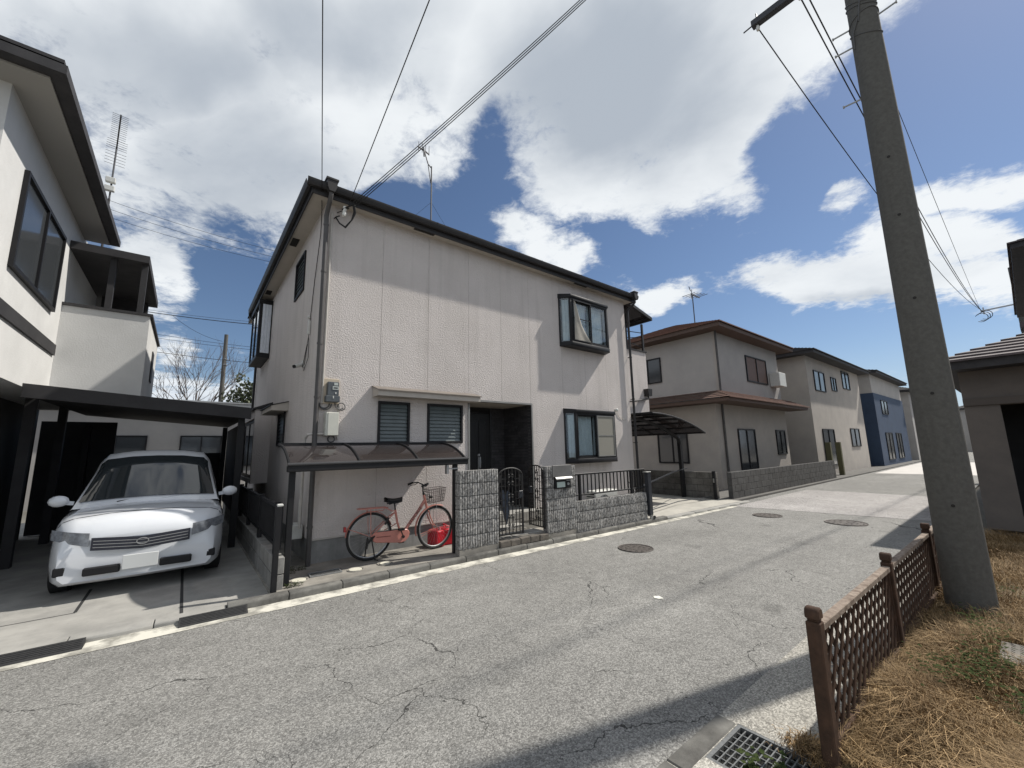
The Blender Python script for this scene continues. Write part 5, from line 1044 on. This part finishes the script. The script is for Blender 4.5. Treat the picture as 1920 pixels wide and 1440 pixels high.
part('wall', MB().box(24.6, 35, 6.6, 14, .06, 6.2), render_b, HB); hiproof(HB, 24.0, 35.5, 6.05, 14.6, 6.15, .36, slate)
for u0, u1, z0, z1 in ((31.0, 32.6, 4.9, 6.0), (25.6, 27.4, 4.4, 5.5), (31.2, 33.2, 1.4, 2.5), (25.8, 27.8, .5, 2.4), (28.6, 29.6, 4.6, 5.4)): win(HB, 'y', 6.6, u0, u1, z0, z1, -1)
olive = mat('olive_post', (.10, .095, .05), None, .8)
for x in (24.4, 26.1): part('gate_post', MB().box(x-.1, x+.1, 5.98, 6.18, .06, 1.7), olive, HB)
HCc = thing('house', 'blue clad house at the far end of the street', 'house', (36.6, 6.2, .06))
part('wall', MB().box(36.6, 47, 6.2, 14, .06, 5.0), mat('blue_cladding', (.035, .06, .11), (.03, .05, .09), .7, 1.5), HCc); hiproof(HCc, 36.2, 47.4, 5.8, 14.4, 6.3, .3, slate)
part('upper_wall', MB().box(36.6, 47, 6.25, 14, 5.0, 6.32), render_g, HCc)
for u0, u1, z0, z1 in ((38.4, 40.6, .4, 2.3), (42, 44, .4, 2.3), (38.5, 40.5, 3.6, 4.6)): win(HCc, 'y', 6.2, u0, u1, z0, z1, -1)
HD = thing('house', 'plain grey house closing the far end of the street', 'house', (49, 5.9, .06))
part('wall', MB().box(49, 62, 6.0, 14, .06, 6.0), render_g, HD); hiproof(HD, 48.5, 62.5, 5.5, 14.5, 5.9, .36, slate); win(HD, 'y', 6.0, 51, 53, 4, 5.2, -1); win(HD, 'y', 6.0, 55, 57, 1, 2.2, -1)
block_wall('boundary_wall', 'dark concrete block wall along the street before the beige houses', 13.15, 23.9, 5.80, 5.94, .06, 4, 'x', mat('dark_block', (.10, .098, .096), (.06, .058, .056), .95, 3, 8, .6, 150, .003))
# --- houses on the right edge
for k, (x0, x1, y0, z1, lb) in enumerate(((66, 82, 5.8, 5.6, 'small pale house at the vanishing end of the street'), (88, 104, -3, 6.0, 'farthest house closing the view down the street'), (70, 84, -14, 5.5, 'far house beyond the end of the road on the park side'))):
    h = thing('house', lb, 'house', (x0, y0, .06)); part('wall', MB().box(x0, x1, y0, y0+9, -.06, z1), render_g, h); hiproof(h, x0-.5, x1+.5, y0-.5, y0+9.5, z1, .36, slate)
    win(h, 'x', x0, y0+1, y0+3, 3.6, 4.8, -1); win(h, 'x', x0, y0+5, y0+7, 1, 2.2, -1)
HE = thing('house', 'low brown house with a dark garage opening at the right edge', 'house', (12.2, .5, .03))
part('wall', MB().slab(-6.5, .72, .0, 3.1, [(-2.4, .25, .05, 2.35)], 12.2, 12.4, 'x').box(12.4, 19, .60, .72, 0, 3.1).box(18.8, 19, -6.5, .6, 0, 3.1).box(12.4, 18.8, -6.5, -6.3, 0, 3.1), mat('brown_render', (.15, .13, .115), (.12, .105, .095), .9, 2), HE)
part('garage_back', MB().box(14.6, 14.7, -2.6, .5, 0, 3.0), clad_shade, HE); part('garage_floor', MB().box(12.2, 14.6, -2.4, .25, -.02, .045), conc_dark, HE)
part('garage_shelf', MB().box(14.0, 14.5, -1.4, -.3, .9, 1.5).box(14.1, 14.5, -2.2, -1.7, .05, 1.2), mat('box_pale', (.4, .38, .35), None, .8), HE)
part('lintel', MB().box(12.15, 12.2, -6.5, .72, 2.36, 2.50), mat('lintel_brown', (.09, .075, .065), None, .7), HE)
hiproof(HE, 11.7, 19.4, -6.9, 1.05, 3.05, .42, mauve_tile)
HF = thing('house', 'taller pale house with mauve eaves behind the brown house on the right', 'house', (19.6, -1.4, .03))
part('wall', MB().box(19.6, 30, -14, -.9, 0, 7.4), render_w, HF); hiproof(HF, 19.0, 30.4, -14.4, -.45, 7.35, .38, mauve_tile)
part('canopy', MB().box(18.9, 19.6, -6, -.3, 4.9, 5.08), mauve_tile, HF); win(HF, 'x', 19.6, -3.5, -1.8, 5.3, 6.6, -1)
# ---------------------------------------------------------------- utility pole
UP = thing('utility_pole', 'tall leaning-looking grey concrete utility pole rising from the dry grass', 'utility pole', (6.25, .577, 0))
PH = 11.0; pr2 = lambda z: .186-.0064*z
part('pole', MB().tube([(0, 0, z) for z in np.linspace(-.1, PH, 23)], [pr2(z) for z in np.linspace(-.1, PH, 23)], 28), pole_m, UP, world=False)
hol = MATS['vent_dark']
vd = Vector((-1, -.09, 0)).normalized()
for z in (1.046, 2.185, 3.235, 4.222, 4.95):
    p = vd*(pr2(z)-.004); part('bolt_socket', MB().cyl((p.x, p.y, z), (p.x*1.04, p.y*1.04, z), .016, n=10), hol, UP, world=False)
for z, s in ((5.9, 1), (6.64, 1), (6.9, 1), (6.87, -1), (7.35, -1)):
    p0 = pr2(z)-.01; part('step_bolt', MB().cyl((-.03, s*p0, z), (-.05, s*(p0+.17), z), .010, n=8).cyl((-.05, s*(p0+.165), z), (-.05, s*(p0+.18), z), .018, n=8), galv, UP, world=False)
bw = MB()
for z, t in ((6.72, .10), (6.92, -.06), (7.12, .08), (7.18, .10)): bw.tube([(pr2(z)*1.03*math.cos(a), pr2(z)*1.03*math.sin(a), z+t*math.sin(a+.7)) for a in np.linspace(0, 2*PI, 25)[:-1]], .006, 5, closed=True)
bw.tube([(-.14, .03, 6.85), (-.15, .01, 7.0), (-.145, -.02, 7.2), (-.14, .0, 7.6), (-.13, .02, 8.5)], .008, 5).tube([(-.10, .11, 6.55), (-.12, .10, 6.75), (-.15, .03, 6.9)], .007, 5)
part('cable_tie', bw, cable_g, UP, world=False)
part('crossarm', MB().box(-.20, -.10, -1.2, 1.15, 7.80, 7.90), MATS['gate_slate'], UP, world=False, bevel=.006)
part('crossarm_bolt', MB().bar((-.15, 1.15, 7.85), (-.15, 1.27, 7.84), .014).bar((-.15, 1.08, 7.90), (-.15, 1.08, 7.99), .035, .012).bar((-.15, .75, 7.89), (-.15, .75, 7.97), .02), MATS['gate_slate'], UP, world=False)
for y in (1.08, .55, .48, -1.0): part('insulator', MB().tube([(-.15, y, 7.80), (-.15, y, 7.75), (-.15, y, 7.71)], [.012, .028, .02], 8), porcelain, UP, world=False)
# far pole with bracket on the right
FP = thing('utility_pole', 'far utility pole with a wire bracket above the right edge houses', 'utility pole', (31, -.62, 0))
part('pole', MB().tube([(0, 0, 0), (0, 0, 10)], [.17, .12], 12), pole_m, FP, world=False); part('bracket', MB().bar((0, 0, 8.15), (-.1, 1.25, 8.08), .06).bar((-.1, 1.15, 7.9), (-.1, 1.15, 8.25), .05), galv, FP, world=False)
for k in range(3): part('cable_loop', MB().tube([(-.12+.32*math.sin(t)*.0, 1.1+.22*math.cos(t)+.08*k, 7.85+.22*math.sin(t)-.05*k) for t in np.linspace(.5, PI*1.7, 12)], .014, 4), cable_m, FP, world=False)
# ---------------------------------------------------------------- wires
def wire(label, p, q, sag=.3, r=.008, grp='overhead wires', n=24):
    p, q = Vector(p), Vector(q)
    pts = [p.lerp(q, k/n)-Vector((0, 0, sag*4*(k/n)*(1-k/n))) for k in range(n+1)]
    return solo('overhead_wire', MB().tube(pts, r, 5, caps=False), cable_m, label, 'wire', grp)
for k in range(3): wire(('topmost of the three parallel wires running from the roof corner bracket to the upper right', 'middle of the three parallel wires running from the roof corner bracket to the upper right', 'lowest of the three parallel wires running from the roof corner bracket to the upper right')[k], (1.84+.03*k, 6.50+.02*k, 5.80-.01*k), (6.12, .62-.08*k, 10.9-.05*k), .12, .007)
wire('single thin wire leaving the gutter near the roof corner towards the upper middle', (1.80, 6.56, 5.74), (1.00, -8.0, 8.85), .10, .0065)
wire('vertical looking wire rising from the side wall at the roof corner', (1.505, 7.03, 5.82), (-2.25, -8.0, 8.9), .10, .0065)
wire('thin wire hanging from the end of the pole crossarm', (6.10, 1.657, 7.75), (30.9, .53, 8.05), .75, .008)
for k in range(2): wire(('thicker upper cable from the crossarm passing behind the concrete pole', 'thicker lower cable from the crossarm passing behind the concrete pole')[k], (6.10, 1.127-.07*k, 7.75), (30.88, .60-.03*k, 8.10-.05*k), .62, .009)
wire('thin wire emerging on the right of the concrete pole and descending through the clouds', (6.42, .76, 8.42), (30.9, .62, 8.06), .10, .006)
wire('low wire at the horizon right of the concrete pole', (60, 3.8, 8.7), (60, -9, 11.6), .5, .02)
dl = []
def at(px, py, D):
    d = r2*((px-960)/FPX)-u2*((py-720)/FPX)+f_
    return Vector((0, 0, 1.7))+d*D
# --- antennas
ant_m = mat('antenna_grey', (.10, .10, .105), (.08, .08, .085), .5, 30, metal=.4)
def yagi(name, label, base, h, boom, el_n, el_l, tilt=0., boxes=True):
    o = thing(name, label, 'tv antenna', base)
    part('mast', MB().cyl((0, 0, 0), (0, 0, h), .018, n=8), ant_m, o, world=False)
    bx, by = boom; L_ = math.hypot(bx, by); d = Vector((bx, by, 0))/L_; s = Vector((-d.y, d.x, 0)); t0 = Vector((0, 0, h))
    part('boom', MB().bar(t0-d*L_*.12, t0+d*L_*.88, .028), ant_m, o, world=False)
    for k in range(el_n):
        c = t0+d*(L_*.88-(k+.3)*L_*.92/el_n*(.75+.25*k/el_n)); w = el_l/2
        part('element', MB().cyl(c-s*w, c+s*w, .0045, n=5), ant_m, o, world=False)
    m = MB()
    for k in range(5):
        for g in (-1, 1): c = t0-d*L_*.10-d*.03*k*.0+Vector((0, 0, g*(.05+.07*k)))-d*(.02*k); m.cyl(c-s*el_l*.7, c+s*el_l*.7, .005, n=4)
    part('reflector', m, ant_m, o, world=False)
    if boxes:
        for z in (h*.28, h*.12): part('amplifier', MB().box(-.10, .08, -.12, -.02, z, z+.13), white_pl, o, world=False, bevel=.01)
    return o
yagi('tv_antenna', 'tall fish bone tv antenna with two white boxes above the left house', (-1.95, 13.1, 7.9), 1.38, (.23, -1.6), 17, .27)
part('mast_foot', MB().box(-.9, .3, -.8, 1.6, -2.4, -1.9).cyl((0, 0, -2.0), (0, 0, 0), .022, n=8), slate, bpy.data.objects['tv_antenna'], world=False)
ta = thing('tv_antenna', 'small folded tv antenna on a bent mast on the white house roof', 'tv antenna', (4.57, 9.0, 7.0))
part('mast', MB().cyl((0, 0, 0), (0, 0, 2.25), .02, n=8), ant_m, ta, world=False)
part('arm', MB().tube([(0, 0, 2.2), (-.10, 0, 2.28), (-.22, 0, 2.62)], .016, 6).tube([(-.02, 0, 1.75), (-.10, 0, 2.25)], .012, 5), ant_m, ta, world=False)
part('antenna_head', MB().bar((-.40, 0, 2.66), (-.05, .05, 2.62), .03).bar((-.22, 0, 2.45), (-.24, 0, 2.70), .03), ant_m, ta, world=False)
for k in range(4): part('element', MB().cyl((-.38+.1*k, 0, 2.54), (-.38+.1*k, 0, 2.82), .008, n=5), ant_m, ta, world=False)
part('mast_box', MB().box(-.07, .05, -.09, -.02, .48, .62), white_pl, ta, world=False, bevel=.01)
part('stay', MB().tube([(0, 0, 1.2), (1.7, .6, -.1)], .004, 4).tube([(0, 0, 1.2), (-1.2, 1.5, -.1)], .004, 4).tube([(0, 0, .35), (.18, 0, 0.0)], .012, 5).tube([(0, 0, .35), (-.15, .1, 0.0)], .012, 5), ant_m, ta, world=False)
ga = thing('tv_antenna', 'thin tv antenna on the ridge of the brown skirted house', 'tv antenna', (20.9, 10.3, 7.2))
GA_Z = at(1487, 632, 1)
part('mast', MB().cyl((0, 0, 0), (0, 0, 2.55), .03, n=6), ant_m, ga, world=False); part('boom', MB().bar((-.75, -.3, 2.35), (1.0, .1, 2.66), .05), ant_m, ga, world=False)
for k in range(5): part('element', MB().cyl((-.70+.35*k, -.5, 2.38+.06*k), (-.70+.35*k, .2, 2.36+.06*k), .015, n=4), ant_m, ga, world=False)
part('reflector', MB().cyl((-.75, -.3, 2.1), (-.62, -.3, 2.62), .02, n=4).cyl((-.75, -.3, 2.5), (-.9, -.3, 2.72), .02, n=4), ant_m, ga, world=False)

# wires at the back left
B_ = 'distant wires behind the left house'
for k, (y0, y1, D, s, r) in enumerate(((372, 468, 22, .25, .010), (389, 479, 22, .25, .010), (405, 489, 22, .25, .010))):
    wire(('highest of the three wires from the left antenna towards the white house roof', 'middle of the three wires from the left antenna towards the white house roof', 'lowest of the three wires from the left antenna towards the white house roof')[k], at(150, y0-17, D), at(560, y1+13, D*1.05), s, r, B_)
for k, (y0, y1, r) in enumerate(((578, 603, .014), (582, 608, .035), (620, 652, .016), (628, 656, .016), (655, 680, .024))):
    wire(('thin wire just above the thick cable behind the left house', 'thick dark cable crossing the gap left of the white house', 'upper thin wire crossing the top of the distant pole', 'lower thin wire crossing the top of the distant pole', 'twisted wire crossing the bare tree branches')[k], at(215, y0-7, 38), at(545, y1+6, 38), .2, r, B_)
wire('slack wire slanting down to the top of the distant pole', at(322, 590, 35), at(417, 640, 34.5), .35, .014, B_)
wire('guy wire slanting right from the top of the distant pole', at(424, 642, 34.3), at(444, 735, 33), .0, .014, B_)
# ---------------------------------------------------------------- lattice fence
wood = mat('brown_wood', (.080, .047, .032), (.046, .029, .021), .8, 14, 6, .5, 90, .003, streak=.25, streakc=(.10, .085, .075), spec=.15)
woodtop = mat('weathered_wood', (.29, .235, .19), (.12, .085, .062), .85, 22, 6, .5, 90, .003)
LF = thing('lattice_fence', 'brown wooden lattice fence along the dry grass verge', 'fence', (2.81, .875, .0), math.radians(-.55))
PX = [0, 1.75, 3.65, 5.55]
pst = MB().box(-.035, .035, -.035, .035, -.05, .725).box(-.029, .029, -.029, .029, .725, .738).prism([(-.035, .738), (.035, .738), (.036, .768), (.028, .788), (.013, .797), (-.013, .797), (-.028, .788), (-.036, .768)], -.035, .035, 'y').mesh('post', bevel=.006)
for x in PX: put('post', pst, wood, LF, (x, 0, 0), (0, 0, random.uniform(-.03, .03)))
A_ = math.radians(52); zt, zb, pit = .655, .115, .114
for x0, x1 in zip(PX[:-1], PX[1:]):
    a, b = x0+.037, x1-.037
    part('top_rail', MB().box(a, b, -.025, .025, .662, .700), woodtop, LF, world=False, bevel=.004)
    part('bottom_rail', MB().box(a, b, -.026, .026, .068, .114), wood, LF, world=False, bevel=.004)
    part('side_batten', MB().box(a, a+.022, -.016, .016, .1145, .6555), wood, LF, world=False); part('side_batten', MB().box(b-.022, b, -.016, .016, .1145, .6555), wood, LF, world=False)
    for s in (1, -1):
        run = (zt-zb)/math.tan(A_); u = a-run if s > 0 else a
        u = a-run
        while u < b+run:
            # centre line from (u, zb) upwards with slope s
            pts = []
            xa, xb = (u, u+run) if s > 0 else (u+run, u)
            t0, t1 = 0., 1.
            def lim(t0, t1):
                d = xb-xa
                for (lo, hi) in ((a+.02, b-.02),):
                    ta, tb = (lo-xa)/d, (hi-xa)/d
                    if ta > tb: ta, tb = tb, ta
                    t0, t1 = max(t0, ta), min(t1, tb)
                return t0, t1
            t0, t1 = lim(t0, t1)
            if t1-t0 > .06:
                p = (xa+(xb-xa)*t0, -.006*s, zb+(zt-zb)*t0); q = (xa+(xb-xa)*t1, -.006*s, zb+(zt-zb)*t1)
                w = .027+random.uniform(-.002, .002)
                d = Vector(q)-Vector(p); nrm = Vector((-d.z, 0, d.x)).normalized()*w/2; yv = Vector((0, .0045, 0))
                P0, Q0 = Vector(p), Vector(q)
                me = bpy.data.meshes.new('slat')
                vs = [P0-nrm-yv, P0+nrm-yv, P0+nrm+yv, P0-nrm+yv, Q0-nrm-yv, Q0+nrm-yv, Q0+nrm+yv, Q0-nrm+yv]
                me.from_pydata([tuple(v) for v in vs], [], [(0,1,2,3),(4,7,6,5),(0,4,5,1),(1,5,6,2),(2,6,7,3),(3,7,4,0)])
                put('slat', me, wood, LF)
            u += pit/math.sin(A_)*.80
# ---------------------------------------------------------------- dry grass and weeds
def blades(name, pts, hgt, wid, lean, m, segs=2):
    n = len(pts); ang = rng.uniform(0, 2*PI, n); h = hgt*rng.uniform(.45, 1.25, n)*(1+.45*np.sin(pts[:, 0]*4.3+2*np.sin(pts[:, 1]*3.1))*np.cos(pts[:, 1]*5.1)); w = wid*rng.uniform(.7, 1.3, n)
    la = rng.normal(0, 1.1, n)+2.2+1.8*np.sin(pts[:, 0]*1.9+pts[:, 1]*2.3)+1.2*np.sin(pts[:, 1]*4.1-pts[:, 0]*2.7); ln = lean*rng.uniform(.3, 1.25, n)
    sx, sy = np.cos(ang)*w, np.sin(ang)*w; dx, dy = np.cos(la)*ln*h, np.sin(la)*ln*h
    base = np.stack([pts[:, 0], pts[:, 1], pts[:, 2]], 1); V = np.zeros((n, 6, 3))
    mid = base+np.stack([dx*.35, dy*.35, h*.62], 1); tip = base+np.stack([dx, dy, h*(1-.35*np.minimum(ln, 1.2))], 1)
    off = np.stack([sx, sy, np.zeros(n)], 1)
    V[:, 0], V[:, 1] = base-off, base+off; V[:, 2], V[:, 3] = mid-off*.75, mid+off*.75; V[:, 4], V[:, 5] = tip-off*.12, tip+off*.12
    me = bpy.data.meshes.new(name); me.vertices.add(n*6); me.vertices.foreach_set('co', V.reshape(-1))
    q = (np.arange(n)*6)[:, None, None]+np.array([[0, 1, 3, 2], [2, 3, 5, 4]])[None]
    me.loops.add(n*8); me.loops.foreach_set('vertex_index', q.reshape(-1).astype(np.int32)); me.polygons.add(n*2); me.polygons.foreach_set('loop_start', np.arange(n*2, dtype=np.int32)*4)
    me.update(calc_edges=True); me.validate()
    o = put(name, me, m); return o
def verge(n, x0, x1, y0, y1):
    p = np.stack([rng.uniform(x0, x1, n), rng.uniform(y0, y1, n), np.full(n, .028)], 1)
    cl = np.sin(p[:, 0]*3.1+1.3*np.sin(p[:, 1]*2.7))*np.sin(p[:, 1]*3.7+p[:, 0])
    return p[(cl > -.52+rng.normal(0, .25, n))]
straw = mat('dry_straw', (.50, .345, .175), (.29, .185, .085), .8, 2.6, 6, island=.6, mid=(.35, .65))
gp1 = verge(95000, 2.84, 5.6, -1.2, .90); gp2 = verge(60000, 5.6, 11.3, -3.0, .90); gp3 = verge(5000, 2.84, 6, -6, -1.2)
gpts = np.concatenate([gp1, gp2, gp3])
d2 = np.hypot(gpts[:, 0]-6.25, gpts[:, 1]-.577); gpts = gpts[d2 > .18]
d3 = (np.abs(gpts[:, 0]-5.1) < .27) & (np.abs(gpts[:, 1]-.22) < .16); gpts = gpts[~d3]
tag(blades('dry_grass', gpts, .15, .0020, 1.15, straw), 'long matted straw-coloured dry grass covering the verge', 'grass', kind='stuff')
tf = np.concatenate([np.stack([rng.normal(2.86, .05, 900), rng.normal(.99, .06, 900), np.full(900, .0)], 1), np.stack([rng.normal(2.88, .07, 500), rng.uniform(.9, .96, 500), np.full(500, .0)], 1)])
tag(blades('grass_tuft', tf, .075, .0024, 1.2, straw), 'dry straw tufts between the drain grate and fence post', 'grass', kind='stuff')
green = mat('weed_green', (.034, .052, .018), (.055, .070, .026), 1., 9, island=.4, spec=.05)
def weeds(name, centres, label, cnt, spread, hgt, lr):
    m = MB(); r = random.Random(len(centres)*7+cnt)
    for (x, y, z) in centres:
        for _ in range(cnt):
            p = Vector((x+r.gauss(0, spread), y+r.gauss(0, spread*.7), z)); h = hgt*r.uniform(.4, 1.2); e = p+Vector((r.uniform(-.02, .02), r.uniform(-.02, .02), h))
            m.add([p, p+Vector((.002, 0, 0)), e], [(0, 1, 2)])
            for k in range(3):
                a = r.uniform(0, 6.28); d = Vector((math.cos(a), math.sin(a), r.uniform(-.3, .3)))*lr*r.uniform(.7, 1.4); s = Vector((-d.y, d.x, r.uniform(-.005, .005)))*.45
                m.add([e, e+d*.5+s, e+d, e+d*.5-s], [(0, 1, 2, 3)])
    o = put(name, m.mesh(name, smooth=0, fixn=False), green); tag(o, label, 'weeds', kind='stuff')
weeds('weeds', [(4.15, .62, .1), (4.3, .52, .1), (4.5, .44, .1), (4.75, .40, .1), (4.2, .40, .1), (4.6, .3, .1), (5.2, .42, .1), (4.0, .22, .1), (3.85, .1, .1), (5.6, .5, .1), (6.8, .4, .08)], 'low green weeds in the dry grass behind the lattice fence', 60, .11, .09, .017)
weeds('weeds', [(2.50, .98, -.2), (2.55, 1.05, -.15), (2.45, 1.12, -.12)], 'green weeds growing up through the street drain grate', 26, .035, .20, .028)
weeds('weeds', [(1.13, 5.86, .08), (1.22, 5.86, .08), (5.20, 5.60, .08), (1.3, 6.68, .08), (1.4, 6.6, .08), (1.25, 6.5, .08)], 'small green weeds at the kerb and around the shelter', 45, .035, .04, .012)
cvr = thing('ground_cover_plate', 'grey checkered metal cover plate half hidden in the dry grass', 'cover plate', (4.85, .08, .04))
part('plate', MB().box(0, .5, 0, .28, 0, .03), conc_dark, cvr, world=False)
dm = MB()
for i in range(11):
    for j in range(6): dm.bar((.03+i*.043, .03+j*.045, .0315), (.05+i*.043, .045+j*.045, .0315), .008, .004)
part('tread_studs', dm, conc_dark, cvr, world=False)['kind'] = 'stuff'
